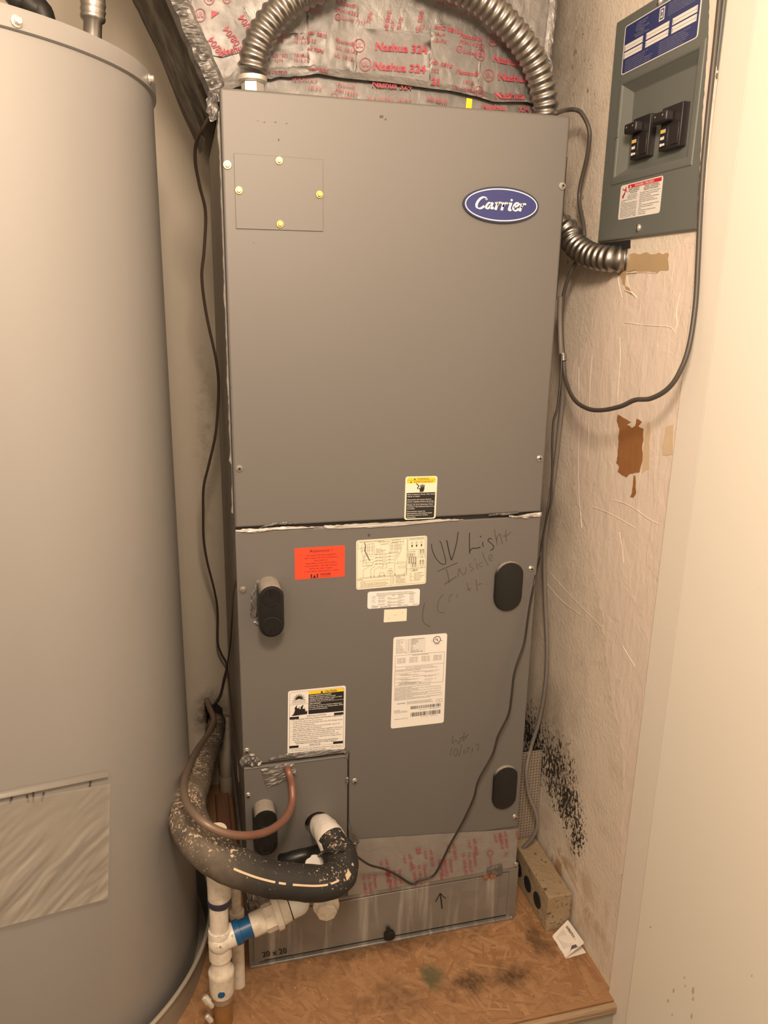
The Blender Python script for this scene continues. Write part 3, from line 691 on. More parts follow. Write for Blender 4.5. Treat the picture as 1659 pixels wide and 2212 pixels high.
pf([(820,600),(785,630),(820,660),(850,690),(800,720)], 1.0); pf([(865,535),(880,560)], 1.6); pf([(895,600),(915,690)], 1.3); pf([(985,580),(940,610),(950,650),(1000,640)], 1.1); pf([(980,440),(1010,520),(1070,640)], 1.4); pf([(1080,540),(1130,510),(1120,470),(1080,490),(1090,560),(1140,550)], 1.1)
pf([(750,890),(765,960),(800,1015)], 1.3); pf([(750,1000),(820,970)], 1.2); pf([(890,840),(895,920),(905,1010)], 1.5); pf([(915,930),(940,905),(990,910)], 1.3); pf([(1040,910),(1055,915)], 1.2); pf([(1225,610),(1240,640),(1210,720),(1190,800)], 1.3)
pf([(400,1065),(350,1120),(315,1220),(315,1290),(350,1335),(420,1335)], 1.2); pf([(520,1065),(490,1110),(480,1180)], 1.0); pf([(540,1060),(520,1080)], .9); pf([(600,1060),(608,1110)], 1.2)
pf([(120,1190),(98,1300),(90,1420),(120,1500),(200,1550)], 1.5)
Z7 = lambda L: [(600+x*.36166, 1340+y*.36166) for x, y in L]
hf.build('handwriting', M['marker_faint'], ah); hd = G()
p7 = lambda L, w=1.3: pen(L, w, hd, Z7)
p7([(1045,690),(1045,735),(1065,715),(1080,735),(1095,705)]); p7([(1115,670),(1105,720),(1140,680)]); p7([(1085,705),(1130,690)]); p7([(1040,765),(1028,810)]); p7([(1065,765),(1050,790),(1062,812),(1075,785),(1065,765)]); p7([(1100,740),(1082,815)]); p7([(1115,770),(1110,800)]); p7([(1125,765),(1145,760),(1130,785),(1120,795)]); p7([(1165,760),(1160,790)]); p7([(1180,745),(1200,740),(1192,780)])
hd.build('handwriting', M['marker_faint'], ah)
# ------------------------------------------------------------------ labels on the air handler
NF = (0, -1, 0)
def FQ(L, y=-.0001): return [PY(u, v, y) for u, v in L]
K, WH = M['ink'], M['white_ink']
# yellow and black shock warning
s = Sticker('warning_label', FQ([(876,1029.5),(945,1028),(940.6,1120),(873,1123)]), M['cream_label'], ah, NF, 'yellow and black bilingual shock warning label', .004)
s.poly([(.05,.045),(.09,.025),(.91,.025),(.95,.045),(.95,.155),(.05,.155)], 'yellow_band', M['yellow'])
s.rect(.05,.085,.95,.089,'printed_text',K,2); s.poly([(.05,.375),(.95,.375),(.95,.955),(.91,.975),(.09,.975),(.05,.955)], 'black_field', K)
s.text('WARNING',.37,.077,.042,'printed_text',K,3,width=.36); s.text('AVERTISSEMENT',.26,.145,.042,'printed_text',K,3,width=.62)
for u, v in ((.29,.077),(.17,.145)): s.poly([(u-.03,v),(u+.03,v),(u,v-.038)], 'printed_text', K, 3)
# hand and arc pictogram
s.poly([(.45,.36),(.57,.36),(.60,.30),(.61,.20),(.585,.20),(.575,.27),(.57,.19),(.545,.19),(.54,.265),(.53,.185),(.505,.185),(.505,.265),(.49,.195),(.468,.20),(.475,.28),(.45,.26),(.44,.28),(.46,.33)], 'pictogram', K, 2)
s.line([(.34,.165),(.43,.22),(.38,.27),(.42,.29)], .0016, 'pictogram', K, 2)
for i, (v, t, w) in enumerate(((.425,'Risk of electric shock. Can cause',.86),(.47,'injury or death.',.40),(.545,'Disconnect all remote electric',.76),(.59,'power supplies before servicing.',.84),(.665,'Risque de choc \u00e9lectrique. Peut',.82),(.71,'entra\u00eener des blessures graves ou',.87),(.755,'mortelles.',.25),(.82,'D\u00e9connecter toutes les',.58),(.865,'alimentations \u00e9lectriques avant',.80),(.91,"d'entreprendre les travaux",.67),(.955,"d'entretien.",.29))):
    s.text(t,.075,v,.026,'white_text',WH,3,width=w,bold=.008)
s.rect(.06,.618,.94,.621,'white_text',WH,3); s.done()
# red attention sticker
s = Sticker('attention_sticker', FQ([(636.3,1184.5),(744.8,1177.8),(744.4,1245.2),(637.2,1252.3)]), M['red_label'], ah, NF, 'bright red attention sticker with black print', .0005)
s.text('Attention !',.52,.165,.10,'printed_text',K,2,'c',width=.46)
for v, t, w in ((.275,'The system has been equipped',.58),(.36,'with a water level monitoring device',.66),(.445,'(Float Switch w.)',.28),(.53,'Check Status of this device before',.63),(.615,'restoring power.  Red light indicates',.65),(.70,'device has been tripped.',.46),(.785,'To reset device: Reset power to system',.72)):
    s.text(t,.52,v,.05,'printed_text',K,2,'c',width=w)
s.rect(.315,.85,.34,.985,'printed_text',K,2); s.rect(.435,.85,.46,.985,'printed_text',K,2); s.poly([(.355,.985),(.42,.985),(.388,.865)],'printed_text',K,2)
s.text('WAGNER',.50,.90,.055,'printed_text',K,2,width=.22,bold=.02); s.rect(.50,.912,.72,.918,'printed_text',K,2); s.text('a division of equipment',.50,.96,.028,'printed_text',K,2,width=.22); s.done()
# wiring diagram
s = Sticker('wiring_diagram', FQ([(769.2,1167.4),(922.8,1156.7),(920,1260.7),(769.4,1274.2)]), M['cream_label'], ah, NF, 'cream wiring diagram label', .004)
L = lambda pts, w=.0004: s.line(pts, w, 'printed_lines', M['ink_soft'], 1)
def bx(a, b, c, d): L([(a,b),(c,b),(c,d),(a,d),(a,b)])
bx(.015,.03,.985,.97); L([(.715,.03),(.715,.78)], .0006); L([(.015,.78),(.715,.78),(.985,.72)][:2]); L([(.49,.78),(.49,.97)]); L([(.715,.66),(.985,.66)])
bx(.73,.07,.97,.27); bx(.47,.10,.57,.29); bx(.155,.09,.255,.30); L([(.03,.07),(.03,.17),(.075,.17)]); L([(.66,.04),(.66,.16)])
for u in (.08,.125,.18,.225,.50,.545,.59,.625):
    s.ring(u,.16,.0018,.0005,'printed_lines',M['ink_soft']); s.ring(u,.215,.0016,.0005,'printed_lines',M['ink_soft']); L([(u,.075),(u,.14)]); L([(u,.235),(u,.30)])
for i in range(4):
    v = .335+.065*i
    L([(.13-.012*i,.30),(.13-.012*i,v),(.24,v)]); L([(.25,v-.02),(.36,v-.02)]); L([(.43,v-.025),(.53,v-.025),(.585+.012*i,.30)])
    s.text('BLK',.27,v-.025,.018,'printed_text',K,2); s.text('BLU',.32,v-.025,.018,'printed_text',K,2); s.text('BLK',.455,v-.03,.018,'printed_text',K,2)
    bx(.365,v-.035,.42,v-.005)
L([(.05,.42),(.14,.42),(.14,.52),(.22,.52),(.25,.45)]); L([(.18,.55),(.10,.60),(.10,.76)]); L([(.26,.55),(.205,.60),(.205,.76)]); L([(.30,.58),(.25,.63),(.25,.76)]); L([(.38,.50),(.38,.57),(.30,.57)]); L([(.43,.50),(.43,.60),(.33,.60)])
L([(.05,.76),(.68,.76)]); bx(.33,.69,.39,.755); bx(.46,.62,.50,.66); bx(.445,.67,.51,.72); L([(.48,.66),(.48,.78)]); bx(.58,.50,.68,.535); bx(.60,.59,.69,.625); L([(.54,.52),(.54,.77)]); L([(.54,.52),(.58,.52)]); L([(.70,.50),(.70,.75)])
for u in (.205,.25,.32,.40,.55,.68): L([(u,.73),(u,.78)], .0008)
bx(.725,.34,.83,.41); bx(.735,.42,.855,.55)
for r in range(4):
    for c_ in range(4): s.rect(.742+.029*c_,.428+.031*r,.76+.029*c_,.448+.031*r,'printed_lines',M['ink_soft'])
for (a, b) in ((.885,.30),(.885,.52),(.775,.57)):
    bx(a,b,a+.085,b+.14); bx(a+.02,b-.03,a+.035,b+.09); bx(a+.055,b-.03,a+.07,b+.09); s.ring(a+.045,b+.12,.0016,.0005,'printed_lines',M['ink_soft'])
    for k2 in range(3): s.rect(a+.022,b-.02+.03*k2,a+.033,b-.008+.03*k2,'printed_text',K); s.rect(a+.057,b-.02+.03*k2,a+.068,b-.008+.03*k2,'printed_text',K)
for u in (.785,.85,.92): s.ring(u,.13,.0017,.0006,'printed_lines',M['ink_soft']); s.poly([(u-.012,.17),(u+.012,.17),(u+.006,.215),(u-.006,.215)],'printed_text',K,2)
for k2, u in enumerate((.75,.775,.80)): s.ring(u,.375,.002,.0006,'printed_lines',M['ink_soft'])
for v, t, w, u in ((.055,'HEATER KIT','.14',.49),(.075,'FIELD POWER SUPPLY',.17,.31),(.095,'DISCONNECT PER NEC',.16,.50),(.215,'SEE NOTE',.08,.275),(.245,'CIRCUIT BREAKER',.13,.275),(.275,'WHEN USED',.10,.275),(.12,'FOR SINGLE POINT',.12,.33),(.055,'COMPONENT ARRANGEMENT',.22,.74),(.055,'SCHEMATIC DIAGRAM',.34,.05),(.315,'RELAY BOARD',.11,.73),(.700,'LEGEND',.08,.80)):
    s.text(t,u,v,.019,'printed_text',K,2,width=float(w))
s.text('NOTES:',.02,.815,.022,'printed_text',K,2)
for i, t in enumerate(('Use copper wire (75 C min) only between disconnect switch','and unit.','To be wired in accordance with NEC and local codes.','If any of the original wire is replaced, use the same','type. Use 60 amp class K fuses or circuit breakers.','Connect to proper tap. Do not exceed the rating.')):
    s.text(t,.06,.845+.022*i,.015,'printed_text',K,2,width=(.41,.07,.36,.38,.40,.35)[i])
for i, t in enumerate(('EQUIPMENT GROUND','RECTIFIER','TIME DELAY RELAY','FIELD POWER WIRING','MARKED TERMINAL','PLUG AND RECEPTACLE')):
    s.text(t,.56,.80+.028*i,.017,'printed_text',K,2,width=(.14,.07,.14,.14,.13,.15)[i]); s.text(('F1','HTR','FM','TDR','CB','PL')[i],.51,.80+.028*i,.017,'printed_text',K,2)
    s.text(('CIRCUIT BREAKER','LIMIT SWITCH','EQUIP. GROUND','FAN MOTOR','TERM. BLOCK','TRANSFORMER')[i],.82,.765+.03*i,.017,'printed_text',K,2,width=(.13,.09,.15,.12,.10,.09)[i]); s.text(('CB','LS','GND','FM','TB','TRAN')[i],.76,.765+.03*i,.017,'printed_text',K,2)
s.line([(.115,.06),(.13,.12),(.12,.22),(.15,.31),(.19,.43)], .0016, 'printed_lines', M['ink_soft'], 1); s.done()
# small rating label
s = Sticker('heater_label', FQ([(794.2,1278.6),(907.2,1271.3),(905.9,1307.3),(793.4,1315.5)]), M['white_label'], ah, NF, 'small white heater data label under the diagram', .004)
for v, u, t, w in ((.17,.17,'INSTALLER: APPLY THIS INFORMATION PLATE OVER SPACE INDICATED ON UNIT',.70),(.26,.16,'RATING PLATE. SEE INSTALLATION INSTRUCTIONS FOR CLEARANCE REQUIREMENTS',.75),(.33,.08,'SINGLE',.07),(.33,.2,'SUPPLY CIRCUIT',.14),(.33,.46,'VOLTS',.06),(.33,.58,'208/240',.10),(.33,.80,'PHASE  1',.10),(.44,.08,'L1-L2',.065),(.44,.2,'HEATER AMPS',.125),(.44,.36,'31.3/36',.075),(.44,.58,'MIN AMPACITY',.13),(.44,.80,'44.4/50.1',.09),(.52,.39,'MAX OVERCURRENT PROTECTION',.25),(.55,.80,'45/60',.08),(.56,.08,'DUAL',.055),(.57,.2,'SUPPLY CIRCUIT',.14),(.66,.08,'L1-L2',.065),(.66,.2,'HEATER AMPS',.125),(.66,.36,'15.6/18',.075),(.64,.58,'MIN AMPACITY',.13),(.65,.80,'24.8/27',.09),(.73,.39,'MAX OVERCURRENT PROTECTION',.25),(.84,.08,'L3-L4',.06),(.81,.2,'HEATER AMPS',.125),(.81,.36,'15.6/18',.075),(.80,.58,'MIN AMPACITY',.13),(.78,.80,'25/30',.09),(.89,.39,'MAX OVERCURRENT PROTECTION',.25)):
    s.text(t,u,v,.055,'printed_text',K,2,width=w)
s.text('KIT NUMBER',.08,.90,.05,'printed_text',K,2,width=.13); s.text('KFCEH',.08,.965,.06,'printed_text',K,2,width=.10); s.text('(3)/240 60',.24,.965,.085,'printed_text',K,2,width=.20); s.text('LR12345',.58,.955,.06,'printed_text',K,2,width=.2); s.text('REV B',.87,.94,.07,'printed_text',K,2,width=.09); s.done()
s = Sticker('blank_label', FQ([(830,1317),(879,1314.4),(878,1341),(828.6,1344.5)]), M['cream_label'], ah, NF, 'small blank faded label', .001)
for u, v in ((.20,.68),(.45,.46),(.52,.42),(.80,.3)): s.rect(u,v,u+.03,v+.04,'label_mark',M['ink_soft'])
s.done()
# rating plate
s = Sticker('rating_plate', FQ([(849.8,1376.6),(966,1367.5),(958.4,1560.7),(844,1574)]), M['white_label'], ah, NF, 'large white rating label with bar codes', .004)
T = lambda u, v, t, w, h=.0095, b=0.0: s.text(t,u,v,h,'printed_text',K,2,width=w,bold=b)
for i, (a, b_) in enumerate((('PRODUCT NO','FB4BNF042000AAAA'),('MODEL NO','FB4BNF042'),('SERIAL NO','2503A67302'),('VOLTS','208/230'),('MOTOR HP','1/2'),('MOTOR FLA','2.8'),('FREQUENCY','60'),('TEST STATIC','.50  IN  W.C.'),('REFRIGERANT 22','DESIGN PSIG  300'))):
    v = .038+.0172*i; T(.05,v,a,(.15,.13,.13,.08,.12,.13,.15,.15,.20)[i]); T(.325,v,b_,(.25,.13,.14,.10,.03,.035,.04,.15,.22)[i]); s.line([(.21,v+.002),(.60,v+.002)], .0003, 'printed_text', K)
s.line([(.285,.03),(.285,.165)], .0003, 'printed_text', K)
s.ring(.81,.062,.0066,.0012,'printed_text',K,2,28); s.text('U',.775,.066,.024,'printed_text',K,3,width=.035,bold=.03); s.text('L',.812,.076,.024,'printed_text',K,3,width=.03,bold=.03); s.text('c',.71,.078,.012,'printed_text',K,2,bold=.03); s.text('us',.885,.078,.012,'printed_text',K,2,bold=.03); T(.75,.108,'LISTED',.12,.006); T(.77,.115,'10L3 AHU',.09,.006)
s.line([(.045,.20),(.96,.20),(.955,.53),(.045,.53),(.045,.20)], .0004, 'printed_text', K); s.line([(.045,.325),(.957,.325)], .0004, 'printed_text', K); T(.36,.213,'APPROVED ACCESSORIES',.30)
for c_ in range(4):
    for r in range(4): T(.08+.225*c_,.238+.0155*r,'KFCEH %04d' % (401+c_*500+r*100),.155)
T(.24,.345,'ELECTRICAL INFORMATION FOR THIS UNIT',.52); T(.055,.362,'FOR FIELD INSTALLED ELECTRIC HEATERS APPLY ELECTRICAL INFORMATION',.78); T(.055,.376,'PLATE SUPPLIED WITH HEATER IN THIS BLOCK.',.48)
for i, v in enumerate((.395,.445,.478)):
    if i < 2: s.line([(.05,v-.002),(.36,v-.002)], .0003, 'printed_text', K); s.line([(.62,v-.004),(.88,v-.004)], .0003, 'printed_text', K); T(.37,v,('SINGLE SUPPLY CIRCUIT','DUAL SUPPLY CIRCUIT')[i],.25)
    T(.055,v+.018,'L1-L2 HEATER AMPS   0',.27); T(.165,v+.030,'MAX OVERCURRENT PROTECTION  15',.33); T(.60,v+.012,'MIN AMPACITY   3.5',.22)
s.line([(.11,.505),(.72,.505),(.72,.522),(.11,.522),(.11,.505)], .0003, 'printed_text', K); T(.13,.519,'HEAT PACK MATERIALS      N/A',.42)
for i, w in enumerate((.67,.33,.87,.43,.88,.32,.87,.62,.90,.34,.90,.68)):
    T(.045,.552+.0126*i,('UNIT HAS NETWORK LINE CONTROL MAX OUTLET TEMP 200F','SEE INSTALLATION INSTRUCTIONS FOR SPECIFIC INSTALLATION REQUIREMENTS AND','APPROVED ACCESSORY KIT INFORMATION','SUITABLE FOR MOBILE HOME USE WHEN INSTALLED AS PART OF A SPLIT HEAT PUMP')[i % 4],w,.0085)
T(.10,.735,'CAUTION',.15,.014,.01)
for i, w in enumerate((.48,.46,.50)): T(.28,.722+.0115*i,'SYSTEM IS NOT FOR INSTALLATION WITHOUT PROPER GROUNDING',w,.008)
s.line([(.84,.722),(.95,.722),(.95,.755),(.84,.755),(.84,.722)], .0004, 'printed_text', K); T(.88,.742,'88',.03)
rb = random.Random(11)
for v0, v1 in ((.772,.806),(.845,.89)):
    u = .36
    while u < .925:
        w = rb.choice((.004,.004,.008,.012)); s.rect(u,v0,min(u+w,.925),v1,'bar_code',K); u += w+rb.choice((.004,.006,.009))
T(.52,.822,'Model Number     FB4BNF042000AAAA',.40,.008); T(.56,.905,'Serial Number    2503A67302',.30,.008)
T(.05,.808,'CARRIER',.11,.008); T(.05,.820,'7310 West Morris St',.24,.009); T(.05,.832,'Indianapolis, IN 46231',.25,.009); T(.06,.905,'327836-101 REV. B',.25,.009); s.done()
# caution label
s = Sticker('caution_label', FQ([(622.2,1493),(747,1480.6),(744.8,1618.4),(621,1629)]), M['white_label'], ah, NF, 'black and yellow caution label with flame pictogram', .004)
s.line([(.03,.045),(.06,.025),(.94,.025),(.97,.045),(.97,.955),(.94,.975)], .0004, 'printed_text', K); s.line([(.03,.045),(.03,.98)], .0004, 'printed_text', K); s.line([(.03,.22),(.345,.22)], .0004, 'printed_text', K)
s.rect(.352,.033,.965,.083,'yellow_band',M['yellow']); s.rect(.352,.083,.965,.39,'black_field',K); s.rect(.36,.205,.96,.208,'white_text',WH,3)
s.text('CAUTION',.63,.075,.032,'printed_text',K,3,width=.21,bold=.02); s.poly([(.555,.078),(.605,.078),(.58,.040)],'printed_text',K,3)
for v, t, w in ((.112,'HIGH PRESSURE HAZARD',.38),(.138,'Relieve all pressure and recover',.46),(.164,'refrigerant before system repair or final',.565),(.190,'disposal. Use all service ports.',.43),(.238,'FIRE HAZARD',.20),(.266,'Do not use torch to remove components.',.575),(.294,'Oil may catch fire, use tubing cutter. Refer',.595),(.322,'to service instructions.',.32)):
    s.text(t,.365,v,.017,'white_text',WH,3,width=w,bold=.012)
# burst
P = []
for k2 in range(19):
    a = math.pi*(1.02-1.04*k2/18); r = .115 if k2 % 2 == 0 else .052; P.append((.19+r*math.cos(a), .145-r*.9*math.sin(a)))
s.poly(P+[(.24,.148),(.19,.135),(.14,.148)], 'pictogram', K, 2)
for v in (.155,.185): s.line([(.08,v),(.29,v),(.30,v+.008),(.29,v+.016),(.08,v+.016),(.07,v+.008),(.08,v)], .0004, 'pictogram', K, 2)
s.poly([(.06,.395),(.10,.36),(.12,.31),(.115,.27),(.16,.225),(.15,.27),(.175,.285),(.20,.25),(.195,.29),(.215,.30),(.22,.26),(.27,.23),(.25,.29),(.275,.30),(.295,.275),(.29,.32),(.31,.31),(.30,.345),(.335,.33),(.33,.385)], 'pictogram', K, 2)
s.rect(.80,.405,.965,.445,'black_tab',K); s.rect(.03,.410,.19,.450,'black_tab#1',K); s.text('INSTALLATION',.49,.430,.026,'printed_text',K,2,'c',width=.33)
s.text('UNIT REQUIRES THE FOLLOWING FOR PROPER OPERATION:',.06,.465,.019,'printed_text',K,2,width=.88,bold=.01)
for i, (n_, t, w) in enumerate((('1.','LEVEL UNIT side to side, front to back.',.51),('2.','Install both primary and secondary drain lines. PVC fittings should',.86),('','be used with condensate pan.',.38),('3.','TRAP condensate lines as close to unit as possible. Use 4 1/2"',.82),('','traps. Pitch line 1" per 10 running feet.',.50),('4.','SELECT MOTOR SPEED TAP properly per installation instructions',.87),('','and unit pre-sale literature. Too much airflow (450 cfm per ton, or',.84),('','2000 cfm on 5 ton units) can cause condensate blow off.',.73),('5.','SEAL OPENINGS in fan coil to prevent internal moisture. Use',.80),('','grommets provided to seal suction, liquid and low voltage entries.',.85),('','Seal high voltage electrical entries.',.45))):
    v = .497+.0292*i; s.text(n_ or ' ',.05,v,.016,'printed_text',K,2); s.text(t,.085,v,.017,'printed_text',K,2,width=w,bold=.006)
s.text('SEE INSTALLATION INSTRUCTIONS FOR ADDITIONAL',.50,.825,.018,'printed_text',K,2,'c',width=.76,bold=.01); s.text('INFORMATION ON THESE AND OTHER SUBJECTS.',.50,.852,.018,'printed_text',K,2,'c',width=.71,bold=.01)
s.rect(.79,.86,.965,.90,'black_tab#2',K); s.rect(.03,.87,.19,.91,'black_tab#3',K); s.text('SERVICE',.47,.89,.026,'printed_text',K,2,'c',width=.19); s.line([(.2,.905),(.78,.895)], .0003, 'printed_text', K)
s.text('Strong alkaline cleaners may damage the plastic pan. Clean the coil',.05,.935,.017,'printed_text',K,2,width=.88); s.text('with mild detergent and water. Rinse thoroughly.',.05,.962,.017,'printed_text',K,2,width=.62); s.text('320514-101 REV. D',.74,.960,.014,'printed_text',K,2,width=.21); s.done()
G().box(.001, W-.001, .0015, .02, .1275, ZB+.002).build('bottom_rail', M['unit'], ah)
# ================================================================== filter box under the furnace
fb = thing('filter_box', (W/2, .28, 0), 'galvanised metal filter box under the grey furnace', 'filter box')
par(fs2, fb)
g = G(); g.box(-.001, .018, 0, DEP, .0005, .1265); g.box(W-.012, W+.008, -.001, DEP, .0005, .1265); g.box(.018, W-.012, DEP-.004, DEP, .0005, .1265); g.box(.018, W-.012, .004, DEP-.004, .0005, .004); g.box(.018, W-.012, .03, .034, .004, .126)
g.build('box_frame', M['galv'], fb)
G().box(.0, W+.006, -.002, .012, .1195, .1265).build('top_flange', M['galv'], fb)
bevel(G().box(-.001, W+.004, -.006, .004, .0008, .0065).build('bottom_rail', M['galv'], fb), .0015, 2)
dq = [PY(541, 1978, -.0012), PY(1104, 1878, -.0012), PY(1100, 1975, -.0012), PY(545, 2077, -.0012)]
x0, x1 = .0085, .5245
dd = bevel(G().box(x0, x1, -.0022, .003, .0125, .1165).build('filter_door', M['galv'], fb), .0008, 1)
G().box(x0, x0+.018, -.0034, -.0018, .013, .116).build('door_fold', M['galv'], dd); G().box(x1-.020, x1-.018, -.0032, -.0018, .014, .115).build('door_fold', M['galv'], dd)
g = G(); ptext(g, '20 x 20', 567, 2068, 11.5, -10, lambda u, v: PY(u, v, -.0036), .02, 1.12); g.build('size_lettering', M['ink'], dd)
g = G(); pl3 = lambda u, v: PY(u, v, -.0024)
ribbon(g, [(955,1963),(953,1945),(951,1930)], 3.2, pl3, 4); ribbon(g, [(941,1948),(947,1937),(951,1930),(956,1935),(963,1941)], 2.2, pl3, 4); g.build('marker_arrow', M['ink'], dd)
kn = G(); kc = PY(840, 2016, -.002); kn.lathe([(.011, 0), (.0115, .004), (.011, .008), (.008, .010)], 20, kc, (0, -1, 0)); kb = kn.build('black_knob', M['black_plastic'], fb, sharp=40)
G().lathe([(.004, 0), (.004, .012), (.003, .014)], 12, kc+Vector((-.002, -.006, .008)), (-.15, 0, 1)).build('knob_tip', M['black_plastic'], kb, sharp=40)
p = PY(1114, 1866, -.002); G().lathe([(.0055, 0), (.0055, .0012), (.0035, .0014), (.0035, .004)], 12, p, (0, -1, 0)).build('screw', M['steel'], fb, sharp=30)
p = PY(1105, 1982, -.006); G().lathe([(.004, 0), (.004, .0012), (.0025, .0014), (.0025, .003)], 12, p, (0, -1, 0)).build('screw', M['steel'], fb, sharp=30)
M['copper_foil'] = plain('copper_clip', (.50, .24, .14), .4, .7)
ft = foil('foil_scrap', zz([(765,375),(860,350),(862,395),(858,425),(770,440),(762,410)],800,1750,.3315), M['foil_tape'], fb, y=-.003, dens=6, jag=.6, crumple=.0012, seed=21)
G().box(.468, .478, -.0075, -.0035, .115, .1205).build('latch_clip', M['copper_foil'], fb); G().box(.481, .494, -.0075, -.0035, .115, .1205).build('latch_clip', M['copper_foil'], fb)

# ================================================================== foil taped duct on top
du = thing('supply_duct', (W/2, .30, ZT), 'foil taped duct with red print flaring above the furnace', 'duct')
YP = .10
def duct_edge(z):
    e = (z-1.51)/.14; return (.002-.062*e, .533+.014*e*(.55 if z > 1.62 else 1))
SEAM = [(440,205),(605,168),(625,170),(690,163),(740,172),(830,180),(920,193),(965,198),(1020,210),(1060,222),(1130,222),(1150,230),(1215,240)]
def seam_v(u):
    for (a, b), (c, d) in zip(SEAM, SEAM[1:]):
        if a <= u <= c: return b+(d-b)*(u-a)/(c-a)
    return SEAM[0][1] if u < SEAM[0][0] else SEAM[-1][1]
def crink(x, z):
    p = Vector((x*34, z*34, 0)); a = abs(noise.noise(p)); b = abs(noise.noise(p*2.3+Vector((7, 3, 1))))
    q = noise.noise(Vector((x*9, z*9, 4)))
    return .0022*max(0, .3-a)*(.5+q*1.4)*3+.0008*max(0, .25-b)*4 + .0016*q
def duct_y(x, z): return YP-abs(crink(x, z))
def seam_z(x): # height of the lifted tape edge at x
    lo, hi = 1.50, 1.60
    u, v = None, None
    from_cam = lambda z: (lambda q: (IMG_W/2+F_PX*q.x/-q.z, IMG_H/2-F_PX*q.y/-q.z))(RM.transposed() @ (Vector((x, YP, z))-CAM))
    for _ in range(18):
        m_ = (lo+hi)/2; u, v = from_cam(m_)
        if v > seam_v(u): lo = m_
        else: hi = m_
    return lo
def duct():
    NX = 150; SZ = [seam_z(-.02+.60*i/NX) for i in range(NX+1)]
    ZH = 2.39
    # upper wrap, hanging over the collar
    g = G(); v = []; NZ = 90
    for i in range(NX+1):
        for j in range(NZ+1):
            t = (j/NZ)**2.0; xa0, xb0 = duct_edge(1.55); x = xa0+(xb0-xa0)*i/NX; zb = SZ[min(NX, max(0, int((x+.02)/.60*NX)))]
            z = zb+(ZH-zb)*t; xa, xb = duct_edge(z); x = xa+(xb-xa)*i/NX
            y = duct_y(x, z)-.0075*max(0, 1-(z-zb)/.018)
            v.append((x, y, z))
    g.add(v, [(i*(NZ+1)+j, (i+1)*(NZ+1)+j, (i+1)*(NZ+1)+j+1, i*(NZ+1)+j+1) for i in range(NX) for j in range(NZ)])
    o1 = g.build('foil_wrap', M['foil'], du, True)
    g = G(); v = []; NZ2 = 16
    for i in range(NX+1):
        for j in range(NZ2+1):
            z = ZT+.0006+(.085)*j/NZ2; xa, xb = duct_edge(z); x = xa+(xb-xa)*i/NX; v.append((x, YP+.004-abs(crink(x+3, z))*.5, z))
    g.add(v, [(i*(NZ2+1)+j, (i+1)*(NZ2+1)+j, (i+1)*(NZ2+1)+j+1, i*(NZ2+1)+j+1) for i in range(NX) for j in range(NZ2)])
    g.build('foil_collar', M['foil_tape'], du, True)
    # flanks
    for side, nm in ((0, 'left_flank'), (1, 'right_flank')):
        g = G(); v = []; NY, NZ3 = 40, 60
        for i in range(NY+1):
            y = YP+(.555-YP)*i/NY
            for j in range(NZ3+1):
                z = ZT+.0005+(ZH-ZT)*j/NZ3
                x = duct_edge(z)[side]; w = .012*noise.noise(Vector((y*9+side*5, z*7, 1)))+.004*abs(noise.noise(Vector((y*40, z*30, 3))))
                k = min(1, i/3.0); x += (-w if side == 0 else w)*k
                if side == 0: x = x-.012*min(1, i/6)+.035*(i/NY)*(z-ZT)
                v.append((x, y, z))
        g.add(v, [(i*(NZ3+1)+j, (i+1)*(NZ3+1)+j, (i+1)*(NZ3+1)+j+1, i*(NZ3+1)+j+1) for i in range(NY) for j in range(NZ3)])
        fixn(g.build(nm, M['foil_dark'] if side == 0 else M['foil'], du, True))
    # raised crumpled tape along the left front edge
    g = G(); v = []; rnd = random.Random(4); n = 200
    for i in range(n+1):
        z = ZT+.0006+.40*i/n; x = duct_edge(z)[0]
        for k in range(7):
            t = k/6; xx = x-.007+.034*t; cr = abs(noise.noise(Vector((xx*110, z*95, 9))))+.5*abs(noise.noise(Vector((xx*200, z*230, 2)))); y = YP-.004-.008*cr*math.sin(math.pi*t)-.004*math.sin(math.pi*t)+(.012 if k == 0 else 0)
            v.append((xx+.0025*noise.noise(Vector((z*60, k*3, 1))), y, z))
    g.add(v, [(i*7+k, i*7+k+1, (i+1)*7+k+1, (i+1)*7+k) for i in range(n) for k in range(6)]); fixn(g.build('corner_tape', M['foil'], du))
    g = G(); v = []; n = 60
    for i in range(n+1):
        z = 1.53+.40*i/n; x = duct_edge(z)[1]
        for k in range(5):
            t = k/4; xx = x+.006-.016*t; y = YP-.002-.008*abs(noise.noise(Vector((xx*130, z*80, 2))))*math.sin(math.pi*t)-.003*math.sin(math.pi*t)+(.012 if k == 0 else 0); v.append((xx+rnd.uniform(-.001, .001), y, z))
    g.add(v, [(i*5+k, i*5+k+1, (i+1)*5+k+1, (i+1)*5+k) for i in range(n) for k in range(4)]); fixn(g.build('corner_tape', M['foil'], du))
    # flat tape pieces laid over the wrap
    def tp(name, px, off, dens=12, m='foil_tape'):
        out = []
        for i in range(len(px)):
            a = Vector(px[i]); b = Vector(px[(i+1) % len(px)]); k = max(1, int((b-a).length/dens))
            out += [a.lerp(b, j/k) for j in range(k)]
        bm = bmesh.new(); vs = []
        for p in out: vs.append(bm.verts.new(PY(p.x, p.y, YP)))
        bm.faces.new(vs); bmesh.ops.triangulate(bm, faces=bm.faces[:])
        for it in range(3):
            es = [e for e in bm.edges if e.calc_length() > .012]
            if es: bmesh.ops.subdivide_edges(bm, edges=es, cuts=1); bmesh.ops.triangulate(bm, faces=bm.faces[:])
        for q in bm.verts: q.co.y = duct_y(q.co.x, q.co.z)-off
        bmesh.ops.recalc_face_normals(bm, faces=bm.faces)
